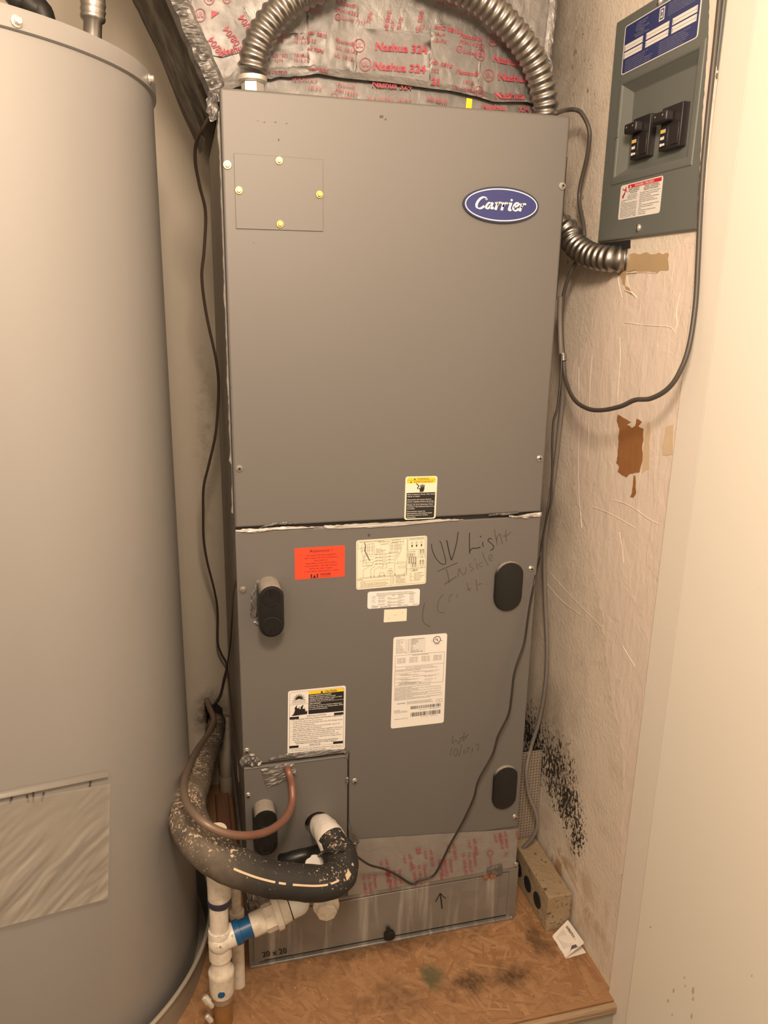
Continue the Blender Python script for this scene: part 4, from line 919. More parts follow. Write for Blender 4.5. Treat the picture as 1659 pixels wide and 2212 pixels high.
        me = bpy.data.meshes.new(name); bm.to_mesh(me); bm.free(); me.materials.append(M[m]); me.polygons.foreach_set('use_smooth', [True]*len(me.polygons))
        o = bpy.data.objects.new(name, me); COL.objects.link(o); par(o, du); return o
    tp('tape_piece', [(400,-20),(505,-25),(548,60),(525,112),(480,125),(445,118),(412,70)], .0030)
    tp('tape_piece', [(664,-20),(775,-20),(770,135),(764,163),(664,158)], .0022)
    tp('tape_piece', [(560,75),(664,72),(664,160),(600,165),(560,160)], .0016)
    tp('tape_piece', [(770,62),(930,72),(930,192),(768,170)], .0028)
    tp('tape_piece', [(930,55),(1005,50),(1040,90),(1030,205),(925,192)], .0034)
    tp('tape_piece', [(1035,80),(1150,60),(1165,225),(1030,212)], .0020)
duct()
DP = lambda u, v: (lambda p: Vector((p.x, duct_y(p.x, p.z)-.0050-(.0035 if v > seam_v(u)-14 else 0), p.z)))(PY(u, v, YP-.005))
DC = lambda u, v: PY(u, v, YP-.0030)
def duct_print():
    g = G()
    for (t, u, v, h, a, b) in (('08/04',487,116,15,127,.015),('08/04',520,93,15,127,.015),('08/04',553,68,15,127,.015),
        ('1A-P',665,9,9,-8,0),('1B-FX',663,25,9,-12,0),('Fasson\u00ae',726,8,9,-14,.01),('MH14352',726,24,9,-14,0),('Listed 1352',738,42,8,-12,0),
        ('n\u00ae  0810',664,73,8,-14,.02),('352',664,92,9,-6,0),('ed 70P6',663,108,8,-12,.02),('Fasson\u00ae',724,90,9,-14,.01),('UL 181A-',724,106,9,-14,0),('UL 181B-',720,122,9,-14,0),
        ('LISTED',588,82,8,-2,0),('92P4',592,92,7,-2,0),('181A-P',634,84,8,-3,0),('181B-FX',634,94,7,-3,0),('LISTED',588,123,8,-2,0),('92P4',592,133,7,-2,0),('181A-P',634,123,8,-3,0),('181B-FX',634,133,7,-3,0),('A LISTED',576,160,8,-2,0),
        ('on\u00ae 0810',664,152,8,-10,.02),('Nashua 324',810,108,17,-4,.035),('Nashua 324',806,150,17,-4,.035),
        ('n\u00ae 0810',838,66,9,80,.02),('1A-P',850,68,9,80,0),('1B-FX',864,68,9,76,0),('70P6',800,50,9,78,.01),('0810',910,48,9,76,.02),('352',912,70,9,74,0),('n\u00ae',904,72,9,76,0),
        ('on\u00ae 0810',938,62,10,-12,.03),('1A-P',936,76,9,-12,0),('1B-FX',934,90,9,-10,0),('sed 70P6',942,8,9,-12,.02),('UL 181A',1000,14,9,-14,0),('UL 181B-',994,30,10,-16,0),
        ('Fasson\u00ae',993,80,10,-12,.02),('MH14352',992,94,10,-12,0),('Listed 7',1000,114,9,-13,.01),('n\u00ae  0810',930,138,9,-12,.02),('352',930,156,9,-8,0),('Fasson\u00ae',985,158,10,-10,.02),('181A',998,180,9,-10,0),('UL 181B-',976,192,9,-12,0),
        ('21',930,183,15,-8,.05),('Nashua',1064,132,14,-12,.03),('Nashua',1076,172,15,-6,.035),('Nashua',1068,213,15,-2,.035),('Nas',1082,96,13,-30,.03),('Nashua',476,122,14,16,.03)):
        ptext(g, t, u, v, h, -a, DP, b)
    def ul(u, v, r, pl_):
        ribbon(g, [(u+r*.85*math.cos(a*.3307), v+r*math.sin(a*.3307)) for a in range(20)], 1.6, pl_, 1); ptext(g, 'UL', u-r*.5, v+r*.4, r*.85, -4, pl_, .0, .75)
    for u, v, r in ((776,98,14),(789,139,14),(1066,86,13),(1038,118,12),(1056,162,13),(1034,198,12),(432,33,14),(730,37,7),(993,106,7),(452,-2,12),(490,-3,10)): ul(u, v, r, DP)
    g.add([DP(457,22), DP(456,40), DP(474,27)], [(0,1,2)])
    for (t, u, v, h, a, b) in (('1A-P',664,176,8,-4,0),('1B-FX',664,191,9,-12,0),('Fasson\u00ae',730,184,8,-12,0),('MH14352',724,196,9,-14,0),('Listed',736,210,7,-10,0),('181B-FX',630,175,7,-2,0),
        ('Nashua 324',803,187,13,-4,.03),('92 A LISTED  181A-P',792,216,8,-3,0),('n\u00ae 0810',922,216,9,-12,.02),('Nashua',1042,236,12,-2,.03),('324',1120,240,11,-2,.02)):
        ptext(g, t, u, v, h, -a, DC, b)
    ribbon(g, [(722+7*math.cos(a*.571), 205+7*math.sin(a*.571)) for a in range(12)], 1.5, DC, 1)
    o = g.build('tape_print', M['foil_print'], du); o['kind'] = 'stuff'; lab(o, 'red and pink printing on the foil tape')
duct_print()

# ================================================================== flexible metal conduits
def conduit(name, pts, r, label, pitch=.0125, group=None):
    path = resample(catmull(pts, 14), pitch/7)
    L = [i*pitch/7 for i in range(len(path))]
    g = G(); n = len(path)
    tube_geo(g, path, lambda t: r*(.945+.075*math.sin(2*math.pi*(t*(n-1))/7)), 20)
    return g.build(name, M['conduit'], None, True)
cl = thing('flexible_conduit', PY(545, 186, .058), 'ribbed metal conduit rising from white nut at furnace top left', 'conduit', 'flexible metal conduits around the furnace')
o = conduit('conduit_hose', [PY(545,150,.058), PY(549,122,.056), PY(560,88,.054), PY(581,50,.052), PY(612,15,.05), PY(650,-12,.05), PY(700,-35,.05), PY(745,-70,.05), Vector((.225,.045,1.78)), Vector((.23,.04,2.0)), Vector((.23,.04,2.39))], .0215, ''); par(o, cl)
b = PY(545, 168, .058); b.z = ZT
G().lathe([(.0185, .0), (.0185, .004), (.0165, .0045), (.0165, .021), (.0155, .0225)], 6, b, (0, 0, 1)).build('hex_nut', M['nut'], cl)
G().lathe([(.019, .022), (.0215, .024), (.0215, .030), (.019, .031)], 24, b, (0, 0, 1)).build('hose_collar', M['nut'], cl, sharp=40)
G().lathe([(.021, 0), (.021, .0025)], 8, b, (0, 0, 1)).build('lock_ring', M['dark'], cl)
c2 = thing('flexible_conduit', PY(1178, 240, .07), 'ribbed metal conduit descending to the furnace top right corner', 'conduit', 'flexible metal conduits around the furnace')
pe = PY(1178, 243, .07)
o = conduit('conduit_hose', [Vector((pe.x+.002, .074, ZT+.001)), PY(1178,225,.07), PY(1167,170,.066), PY(1146,118,.062), PY(1112,70,.058), PY(1070,25,.055), PY(1015,-15,.052), PY(950,-42,.05), PY(900,-78,.05), Vector((.325,.045,1.78)), Vector((.32,.04,2.0)), Vector((.32,.04,2.39))], .0215, ''); par(o, c2)
G().lathe([(.023, 0), (.023, .003), (.0195, .004), (.0195, .012)], 20, Vector((pe.x+.002, .074, ZT)), (0, 0, 1)).build('hose_collar', M['nut'], c2, sharp=40)
c3 = thing('flexible_conduit', PX(1340, 560, XW), 'ribbed metal conduit bending into the wall under breaker panel', 'conduit', 'flexible metal conduits around the furnace')
o = conduit('conduit_hose', [Vector((W+.001, .17, 1.40)), Vector((.56, .165, 1.395)), PX(1222,495,.598), PX(1240,526,.606), PX(1268,548,.615), PX(1300,557,.626), PX(1330,560,.638), PX(1355,560,.6535)], .0215, ''); par(o, c3)
# yellow tie poking up behind the door
yt = tag(bevel(G().box(-.005, .005, -.001, .001, 0, .022).build('yellow_tie', M['yellow_plastic']), .0006, 1), 'short yellow plastic strip sticking up behind furnace top edge', 'plastic strip')
yt.location = (PY(1012, 230, .04).x, .04, ZT); yt.rotation_euler = (0, .05, .1)
for k2 in (-.0025, 0, .0025):
    par(G().box(k2-.0003, k2+.0003, -.0014, -.0009, .001, .0215).build('rib', M['yellow_plastic']), None)
    bpy.context.scene.collection.objects[-1]
for o in [o for o in COL.objects if o.name.startswith('rib') and o.parent is None]:
    o.parent = yt

# ================================================================== breaker panel on the right wall
bp = thing('breaker_panel', (XW, -.06, 1.34), 'grey metal breaker panel with two black breakers and blue label', 'breaker panel')
XF = .6445
def panel_cover():
    y0, y1, z0, z1 = .079, -.199, 1.339, 1.679
    em = (.048, -.172, 1.4270, 1.588); ro = (.040, -.1585, 1.4395, 1.578); ri = (.021, -.153, 1.451, 1.563); dp = .0115
    def ring(a, b, c, d, x): return [Vector((x, a, c)), Vector((x, b, c)), Vector((x, b, d)), Vector((x, a, d))]
    def inn(r, t): return (r[0]-t, r[1]+t, r[2]+t, r[3]-t)
    lev = [ring(y0, y1, z0, z1, XW-.0005), ring(y0, y1, z0, z1, XF+.0026), ring(y0-.0007, y1+.0007, z0+.0007, z1-.0007, XF+.0010), ring(y0-.0026, y1+.0026, z0+.0026, z1-.0026, XF)]
    lev += [ring(*em, XF), ring(*inn(em, .0012), XF-.0011), ring(*inn(em, .0030), XF-.0014), ring(*inn(em, .0045), XF-.0014)]
    lev += [ring(*inn(ro, -.0018), XF-.0012), ring(*inn(ro, .0), XF-.0003), ring(*inn(ro, .0012), XF+.0010)]
    lev += [ring(*inn(ri, -.0022), XF+dp-.0012), ring(*inn(ri, -.0008), XF+dp-.0003), ring(*ri, XF+dp)]
    v = [p for r in lev for p in r]; f = []
    for i in range(len(lev)-1):
        for k2 in range(4):
            j = (k2+1) % 4; f.append((i*4+k2, i*4+j, (i+1)*4+j, (i+1)*4+k2))
    f.append(tuple((len(lev)-1)*4+k2 for k2 in range(4)))
    return fixn(mk('panel_cover', v, f, M['panel'], bp))
pco = panel_cover()
bevel(G().box(XF-.0022, XF-.0005, .038, .0465, 1.500, 1.522).build('finger_latch', M['panel'], pco), .0008, 2)
xr = XF+.0085
def breaker(y0, y1, z0, z1, label):
    b_ = bevel(G().box(xr-.009, xr+.0085, y1, y0, z0, z1).build('breaker', M['breaker'], bp), .0012, 2); lab(b_, label)
    ym = (y0+y1)/2; w = (y0-y1)
    for i in range(2):
        ya = y0-.003-i*w/2; bevel(G().box(xr-.0105, xr-.0085, ya-w/2+.006, ya-.003, z0+.004, z0+(z1-z0)*.55).build('pole_face', M['breaker'], b_), .0006, 1)
    hz = z0+(z1-z0)*.72
    h = bevel(G().box(xr-.0225, xr-.008, y0-w*.62, y0+.004, hz-.006, hz+.009).build('tie_handle', M['breaker'], b_), .003, 3)
    for yy in (y0-.004, y0-w*.45):
        G().lathe([(.0017, 0), (.0014, .0004)], 10, (xr-.0226, yy, hz+.003), (-1, 0, 0)).build('handle_rivet', M['cable_grey'], h)
    yl = y0-.0045
    G().box(xr-.0110, xr-.0104, yl-.005, yl, z0+.0235, z0+.0285).build('yellow_mark', M['yellow'], b_)
    for (a, b2, c, d, mm) in ((-.0055, -.012, .0235, .0285, 'tan_pale'), (-.001, -.006, .0145, .0185, 'white_ink'), (-.0075, -.0095, .0145, .019, 'white_ink'), (-.001, -.005, .0055, .0095, 'white_ink'), (-.0065, -.012, .0060, .0090, 'white_ink')):
        G().box(xr-.0110, xr-.0104, yl+b2, yl+a, z0+c, z0+d).build('printed_mark', M[mm], b_)
breaker(-.004, -.0525, 1.459, 1.519, 'double black breaker nearer the furnace'); breaker(-.083, -.1345, 1.459, 1.518, 'double black breaker nearer the door jamb')
def pscrew(u, v):
    p = PX(u, v, XF); o = G().lathe([(.0055, 0), (.0055, .001), (.0045, .0028), (.002, .0038)], 16, p, (-1, 0, 0)).build('screw', M['nut'], bp, sharp=30)
    G().box(p.x-.0042, p.x-.0030, p.y-.0008, p.y+.0008, p.z-.0042, p.z+.0042).build('screw_slot', M['dark'], o)
pscrew(1380, 492); pscrew(1426, 3)
NX_ = (-1, 0, 0)
yA, yB_, zA, zB_ = .0475, -.1515, 1.664, 1.5935
s = Sticker('blue_label', [(XF-.0001, yA, zA), (XF-.0001, yB_, zA), (XF-.0001, yB_, zB_), (XF-.0001, yA, zB_)], M['white_label'], bp, NX_, 'navy circuit directory label with white writing strips', .005)
s.poly([(.012,.05),(.025,.02),(.975,.02),(.988,.05),(.988,.95),(.975,.98),(.025,.98),(.012,.95)], 'blue_field', M['blue_label'])
for i, (a, b_) in enumerate(((.02,.285),(.33,.63),(.67,.965))):
    for v0 in (.40,.555):
        s.rect(a,v0,b_,v0+.125,'writing_strip',M['white_label'],2); s.line([(a+.025,v0+.065),(b_-.01,v0+.065)],.0004,'printed_text',M['ink_soft'],3); s.rect(a+.008,v0+.03,a+.014,v0+.10,'printed_text',M['ink_soft'],3); s.rect(b_-.012,v0+.02,b_-.009,v0+.10,'printed_text',M['ink_soft'],3)
s.rect(.487,.065,.555,.31,'emblem',M['white_label'],2); s.rect(.497,.09,.545,.285,'emblem_ground',M['blue_label'],3); s.rect(.507,.115,.535,.26,'emblem_mark',M['white_label'],4); s.poly([(.513,.145),(.524,.145),(.529,.17),(.529,.205),(.524,.23),(.513,.23)],'emblem_ground',M['blue_label'],5)
rq = random.Random(9); WI = M['ink_pale']
for i in range(7):
    w = rq.uniform(.10,.20); s.text(('INDOOR LOAD CENTER','100 A MAX','120/240 V','SINGLE PHASE','3 WIRE','TYPE 1 ENCLOSURE','SERIES S03')[i], .26-.02*(i % 3), .10+.042*i, .026, 'pale_text', WI, 2, 'c', width=w)
for i in range(6): s.text('FOR USE WITH PLUG-ON CIRCUIT BREAKERS ONLY', .60, .09+.042*i, .026, 'pale_text', WI, 2, width=rq.uniform(.24,.36))
for i in range(6): s.text('USE COPPER OR ALUMINUM WIRE 75C TORQUE LUGS', .05, .75+.042*i, .024, 'pale_text', WI, 2, width=rq.uniform(.26,.40)); s.text('SUITABLE FOR USE AS SERVICE EQUIPMENT WHEN NOT MORE THAN SIX', .52, .75+.042*i, .024, 'pale_text', WI, 2, width=rq.uniform(.30,.42))
s.done()
s = Sticker('danger_label', [(XF-.0001, .0155, 1.4232), (XF-.0001, -.1035, 1.4232), (XF-.0001, -.1035, 1.3705), (XF-.0001, .0155, 1.3705)], M['white_label'], bp, NX_, 'white bilingual danger label with red band', .004)
s.rect(.19,.03,.975,.135,'red_band',M['red_ink']); s.text('DANGER / PELIGRO',.36,.115,.065,'white_text',WH,3,width=.45,bold=.01); s.poly([(.23,.12),(.28,.12),(.255,.05)],'white_text',WH,3)
s.line([(.055,.10),(.10,.16),(.135,.13)],.0016,'figure_mark',M['red_ink'],2); s.line([(.145,.07),(.135,.13),(.12,.25),(.06,.36)],.0028,'figure_mark',M['red_ink'],2); s.line([(.12,.24),(.10,.30),(.085,.39)],.0024,'figure_mark',M['red_ink'],2); s.line([(.135,.12),(.16,.19),(.18,.235)],.0016,'figure_mark',M['red_ink'],2)
for v, u, t, w in ((.185,.21,'HAZARD OF ELECTRIC',.27),(.235,.21,'SHOCK, EXPLOSION',.26),(.285,.25,'OR ARC FLASH',.18),(.185,.60,'PELIGRO DE DESCARGA',.33),(.235,.58,'ELECTRICA, EXPLOSION O',.37),(.285,.59,'DESTELLO POR ARQUEO',.33)):
    s.text(t,u,v,.036,'printed_text',K,2,width=w,bold=.02)
LL = ['Turn off all power','supplying this equipment','before working on it','or inside the enclosure. This','door on','This equipment must be installed and','serviced by qualified electrical personnel','Turn off all power supplying this equipment','before working on or inside equipment','Always use a properly rated voltage sensing','device to confirm power is off','Replace all devices, doors, and covers before','turning on power to this equipment','Failure to follow these instructions will result','in death or serious injury.   80043']
for i, t in enumerate(LL):
    v = .335+.044*i; u = .20 if i < 3 else .045; s.text(t,u,v,.026,'printed_text',K,2,width=min(.40 if i > 2 else .24, .013*len(t)),bold=.01)
RL = ['Desenergice el equipo antes de realizar cualquier','trabajo dentro o fuera del equipo. Siga las','instrucciones de seguridad','Solamente el personal electrico especializado','debera instalar y prestar servicio','Utilice siempre un dispositivo detector de','tension','Vuelva a colocar todos los dispositivos, puertas y','cubiertas antes de energizar este','equipo','El incumplimiento de estas instrucciones','causara la muerte','o lesiones serias.']
for i, t in enumerate(RL): s.text(t,.50,.345+.05*i,.028,'printed_text',K,2,width=min(.47, .0100*len(t)),bold=.01)
s.done()
# torn painted edge on the right side of the panel, and the dark slot under it
lab(patch('paint_patch', [(1533,-20),(1552,-20),(1548,90),(1535,240),(1524,400),(1512,505),(1505,505),(1510,400),(1518,240),(1530,90)], M['paint'], XW-.0065, .006, 1.5, 9), 'paint smeared along the panel edge')
G().poly([PX(u, v, XW-.0005) for u, v in [(1293,526),(1362,518),(1362,536),(1330,540),(1300,532)]], (-.0005, 0, 0)).build('wall_slot', M['dark'], wr)
# ================================================================== water heater and its pan
TX, TY, TR, TZ0, TZ1 = -.442, .107, .350, .030, 1.541
wh = thing('water_heater', (TX, TY, 0), 'tall cream grey cylindrical water heater left of the furnace', 'water heater')
zc = 1.236+.112*2.5
g = G(); g.lathe([(TR-.02, TZ0-.028), (TR-.004, TZ0-.026), (TR, TZ0), (TR, zc+.004)], 160, (TX, TY, 0)); g.build('jacket', M['tank'], wh, sharp=40)
g = G(); g.lathe([(TR+.0015, zc), (TR+.0045, zc+.0015), (TR+.0045, TZ1-.006), (TR+.003, TZ1-.001), (TR-.004, TZ1), (0.001, TZ1+.002)], 160, (TX, TY, 0)); g.build('top_cap', M['tank'], wh, sharp=40)
def on_tank(u, v, off=0.0):
    d = ray(u, v); a = d.x**2+d.y**2; ox, oy = CAM.x-TX, CAM.y-TY; b = ox*d.x+oy*d.y; c = ox*ox+oy*oy-(TR+off)**2
    D = b*b-a*c; t = (-b-math.sqrt(max(D, 0)))/a; return CAM+d*t
for u, v in ((35, 46), (322, 170)):
    p = on_tank(u, v, .005); n = Vector((p.x-TX, p.y-TY, 0)).normalized()
    o = G().lathe([(.0065, 0), (.0065, .0015), (.0045, .002), (.0045, .006), (.0035, .007)], 10, p, n).build('screw', M['nut'], wh, sharp=30)
def tank_sheet(name, quad, m, off, cr, nu, nv, seed):
    g = G(); v = []
    a, b, c, d = [Vector((*q, 0)) for q in quad]
    for i in range(nu+1):
        for j in range(nv+1):
            s_, t = i/nu, j/nv; p = (a*(1-s_)+b*s_)*(1-t)+(d*(1-s_)+c*s_)*t
            w = abs(noise.noise(Vector(((s_+t*1.1)*4.2, (s_-t)*.8, seed))))*.8+abs(noise.noise(Vector(((s_+t)*11, (s_-t)*2.5, seed+3))))*.3
            v.append(on_tank(p.x, p.y, off+cr*w*(.25+t)+.006*t*t))
    g.add(v, [(i*(nv+1)+j, i*(nv+1)+j+1, (i+1)*(nv+1)+j+1, (i+1)*(nv+1)+j) for i in range(nu) for j in range(nv)])
    return g.build(name, m, wh, True)
lab(tank_sheet('document_pouch', [(-60,1745),(238,1693),(233,1941),(-60,2020)], M['pouch'], .0025, .013, 90, 80, 3), 'empty crumpled clear plastic pouch')
tank_sheet('glue_strip', [(-60,1722),(233,1664),(234,1678),(-60,1738)], plain('old_glue', (.215, .20, .18), .4), .0008, 0, 30, 2, 1)
for a, b in (((28,1712),(22,1735)),((58,1718),(62,1733)),((95,1712),(90,1731)),((72,1712),(72,1734)),((196,1688),(194,1699))):
    tube('glue_streak', [on_tank(*a, .001), on_tank(*b, .001)], .0012, M['marker_faint'], wh, 6, 1)
# pipe nipple with hex nut on top
wc = PY(192, 40, .02); wc.z = TZ1+.001
wn = thing('water_connector', wc, 'short metal water pipe with hex nut on the tank top', 'pipe')
ax = Vector((.10, 0, 1)).normalized()
G().lathe([(.013, 0), (.020, .001), (.0205, .016), (.0185, .020)], 6, wc, ax).build('hex_nut', plain('aged_brass', (.46, .36, .26), .3, .8), wn)
G().lathe([(.012, .01), (.012, .045), (.0155, .048), (.0165, .051), (.0155, .054), (.0155, .056), (.0165, .059), (.0155, .062), (.0155, .064), (.0165, .067), (.0155, .070), (.0155, .11), (.0155, .4)], 24, wc, ax).build('pipe_nipple', M['conduit'], wn, sharp=50)
bh = tag(tube('black_hose', [Vector((PY(100, 50, .25).x, .25, TZ1+.003)), PY(95, 40, .25), PY(72, 15, .25), PY(45, -10, .25), PY(10, -40, .25), Vector((-.50, .27, 1.98)), Vector((-.50, .27, 2.39))], .017, M['cable_black']), 'black hose crossing above the back of the water tank', 'hose')
# drain pan
dp = thing('drain_pan', (TX, TY, 0), 'round metal drain pan under the water heater', 'pan')
PR = .3755
G().lathe([(.05, .0006), (PR-.010, .0006), (PR-.004, .072), (PR-.0045, .0725), (PR-.012, .004), (.05, .002)], 120, (TX, TY, 0), cap=False).build('pan_wall', M['pan'], dp, sharp=40)
bp_ = [(PR+.001, .0755)]
rim = G(); NR = 160; v = []
for i in range(NR):
    a = 2*math.pi*i/NR
    for k2 in range(8):
        t = 2*math.pi*k2/8; v.append((TX+(PR-.001+.004*math.cos(t))*math.cos(a), TY+(PR-.001+.004*math.cos(t))*math.sin(a), .076+.004*math.sin(t)))
rim.add(v, [(i*8+k2, ((i+1) % NR)*8+k2, ((i+1) % NR)*8+(k2+1) % 8, i*8+(k2+1) % 8) for i in range(NR) for k2 in range(8)]); rim.build('rolled_rim', M['nut'] if False else plain('rim_metal', (.46, .42, .36), .35, .4), dp, True)

# ================================================================== pipes in the gap
# suction line in foam
ins = thing('insulated_pipe', PY(600, 1885, -.16), 'thick black foam insulated pipe curving from wall to furnace', 'pipe')
IP = [PY(468,1560,.50), PY(462,1590,.36), PY(446,1628,.22), PY(424,1680,.09), PY(406,1730,.0), PY(411,1784,-.07), PY(445,1832,-.12), PY(505,1870,-.145), PY(580,1897,-.155), PY(650,1907,-.158), PY(702,1906,-.155), PY(734,1888,-.135), PY(737,1856,-.108), PY(725,1828,-.082), PY(714,1808,-.064)]
ipath = catmull(IP, 10)
def irad(t): return .021+.0115*min(1, max(0, (t-.08)/.20))-.004*min(1, max(0, (t-.40)/.2)) - (.004 if t > .92 else 0)
tube_geo(G(), ipath, irad, 24, lambda p: .0022*noise.noise(p*22)+.0012*noise.noise(p*60)).build('foam_sleeve', M['foam'], ins, True)
wp = catmull([PY(727,1836,-.084), PY(716,1813,-.064), PY(704,1795,-.036), PY(695,1784,-.006), PY(691,1780,.03)], 10)
tube_geo(G(), wp, lambda t: .0268-.0062*t-.002*(1 if t > .9 else 0), 30, lambda p: .0020*noise.noise(Vector((p.x*120, p.y*30, p.z*60)))+.0008*noise.noise(p*200)).build('tape_wrap', M['wrap'], ins, True)
tube_geo(G(), catmull([PY(689,1776,.0), PY(687,1774,.06)], 4), .011, 12).build('copper_end', M['copper'], ins, True)
def stripe(t0, t1, ang, w, name='printed_stripe'):
    n = len(ipath); T, N = frames(ipath); g = G(); v = []; i0, i1 = int(t0*(n-1)), int(t1*(n-1))
    for i in range(i0, i1+1):
        p = ipath[i]; c = (CAM-p); c = (c-T[i]*c.dot(T[i])).normalized(); b = T[i].cross(c)
        for s_ in (-1, 1):
            a = ang+s_*w; d = c*math.cos(a)+b*math.sin(a)
            v.append(p+d*(irad(i/(n-1))+.0022*noise.noise((p+d*irad(i/(n-1)))*22)+.0012*noise.noise((p+d*irad(i/(n-1)))*60)+.0006))
    m_ = i1-i0; g.add(v, [(2*i, 2*i+1, 2*i+3, 2*i+2) for i in range(m_)]); g.build(name, M['tan_pale'], ins)
for a, b in ((.50,.585),(.59,.60),(.615,.70),(.712,.735)): stripe(a, b, .12, .055)
stripe(.755, .775, .25, .16, 'bare_spot')
# copper liquid line
ct = tag(tube('copper_tube', [PY(447,1512,.58), PY(452,1528,.50), PY(462,1555,.40), PY(452,1582,.30), PY(430,1615,.18), PY(408,1655,.06), PY(397,1695,-.03), PY(404,1735,-.10), PY(432,1770,-.15), PY(475,1796,-.165), PY(525,1805,-.155), PY(575,1797,-.125), PY(612,1772,-.085), PY(630,1738,-.045), PY(631,1700,-.022), PY(624,1668,-.012), PY(618,1655,.01)], .0066, M['copper'], None, 14, 10), 'thin dull copper tube looping into the taped furnace plate', 'pipe')
# pvc drain
dr = thing('drain_pipe', PY(480, 2200, -.10), 'white pvc drain pipe assembly with blue primer stains', 'pipe')
px_, py_ = -.055, -.105
tz = .176
tube('lower_pipe', [Vector((px_, py_, .0005)), Vector((px_, py_, .068))], .0165, M['amber'], dr, 20, 1)
G().lathe([(.0185, .052), (.0195, .056), (.0185, .060), (.0185, .064)], 24, (px_, py_, 0)).build('tube_ring', M['steel'], dr, sharp=40)
g = G(); g.lathe([(.0205, .066), (.0215, .070), (.0218, .106), (.0225, .112), (.0205, .116), (.0165, .120), (.0160, .142), (.0185, .148)], 28, (px_, py_, 0)); g.build('lower_coupling', M['pvc'], dr, sharp=50)
G().lathe([(.006, 0), (.0065, .0004)], 9, (px_-.002, py_-.0216, .082), (0, -1, .1)).build('primer_dab', M['blue_primer'], dr)
ux = Vector((.98, .14, .20)).normalized()
g = G(); tube_geo(g, [Vector((px_, py_, tz-.034)), Vector((px_, py_, tz-.024)), Vector((px_, py_, tz)), Vector((px_, py_, tz+.018)), Vector((px_, py_, tz+.024))], lambda t: .0195 if t < .9 else .0185, 28)
c0 = Vector((px_, py_, tz)); 
tube_geo(g, [c0-ux*.002, c0+ux*.026], .0195, 28); g.lathe([(.002, -.0235), (.012, -.021), (.0185, -.012), (.0200, -.0), (.0185, .012), (.012, .021), (.002, .0235)], 24, c0, (0, -1, .3), False)
g.build('tee_fitting', M['pvc_stained'], dr, sharp=50)
tube_geo(G(), [c0+ux*.0255, c0+ux*.036, c0+ux*.0365, c0+ux*.062], lambda t: .0208 if t < .5 else .0178, 26).build('blue_primed_joint', M['blue_primer'], dr, sharp=40)
g = G(); g.lathe([(.0195, .056), (.0205, .058), (.0205, .080), (.0215, .081)], 28, c0, ux); g.build('union_end', M['pvc'], dr, sharp=40)
g = G(); g.lathe([(.0225, .079), (.0235, .082), (.0235, .100), (.0225, .103)], 8, c0, ux); un = g.build('union_nut', M['pvc'], dr)
g = G(); g.lathe([(.0265, .098), (.0275, .100), (.0275, .108), (.0225, .110), (.0205, .124), (.0195, .126)], 28, c0, ux); g.build('union_flange', M['pvc'], dr, sharp=40)
G().lathe([(.0196, .124), (.0205, .1255), (.0196, .127)], 28, c0, ux).build('joint_line', M['dark'], dr, sharp=40)
e0 = c0+ux*.124
ep = catmull([e0, e0+ux*.018, PY(640, 1952, -.062), PY(652, 1930, -.042), PY(655, 1915, -.015), PY(655, 1905, .004)], 10)
tube_geo(G(), ep, lambda t: .0192 if t < .85 else .0175, 28).build('elbow', M['plastic_white'], dr, sharp=60)
up0 = PY(490, 1895, -.10)
tube_geo(G(), [Vector((px_, py_, tz+.018)), Vector((px_+.001, py_, .26)), Vector((px_+.004, py_+.004, .30))], .0158, 24).build('riser', M['pvc'], dr, sharp=60)
k2 = PY(493, 1900, py_+.002)
G().lathe([(.0165, .256), (.0192, .257), (.0196, .260), (.0196, .330), (.0180, .334), (.0165, .340), (.0165, .395)], 26, (px_+.003, py_+.002, 0), (0, .004, 1)).build('riser_coupling', M['pvc'], dr, sharp=40)
G().lathe([(.0161, .246), (.0198, .252), (.0199, .262)], 26, (px_+.0025, py_+.001, 0), (0, .004, 1)).build('primer_ring', plain('purple_primer', (.035, .035, .075), .5), dr, sharp=40)
vv = PY(449, 2163, -.125)
G().lathe([(.004, -.012), (.0062, -.010), (.0062, .002), (.0045, .003), (.0045, .012), (.003, .014)], 14, vv, (.55, -.25, -.75)).build('bleed_valve', M['nut'], dr, sharp=40)
G().lathe([(.0035, -.009), (.0055, -.007), (.005, .006), (.003, .008)], 12, PY(452, 2200, -.12), (.5, -.2, -.8)).build('valve_tip', M['nut'], dr, sharp=40)
# cleanout plug
co = thing('drain_cleanout', PY(705, 1965, -.06), 'beige pvc cleanout with hexagonal plug below insulated pipe', 'pipe')
a0 = PY(697, 1880, -.004); a1 = PY(706, 1972, -.098); ad = (a1-a0); L_ = ad.length
g = G(); g.lathe([(.0165, 0), (.0165, L_*.35), (.0205, L_*.36), (.0215, L_*.40), (.0225, L_*.72), (.0235, L_*.78), (.0235, L_*.86), (.0185, L_*.90)], 30, a0, ad); g.build('cleanout_body', M['pvc'], co, sharp=40)
G().lathe([(.0185, L_*.88), (.0185, L_*1.0), (.0175, L_*1.02)], 8, a0, ad).build('hex_plug', M['pvc'], co)
# float switch
fsw = thing('float_switch', PY(650, 1855, -.03), 'black float switch with white round cap behind the foam pipe', 'switch')
tube_geo(G(), catmull([PY(608,1864,-.034), PY(636,1854,-.040), PY(668,1846,-.038), PY(690,1838,-.014)], 6), lambda t: .0155-.004*t, 16, lambda p: .001*noise.noise(p*90)).build('switch_body', M['black_plastic'], fsw, True)
cc = PY(679, 1868, -.060); dn = (CAM-cc).normalized()*.7+Vector((0, 0, .5)); 
cp = G().lathe([(.0165, 0), (.0165, .004), (.0155, .005)], 28, cc, dn).build('switch_cap', M['plastic_white'], fsw, sharp=40)
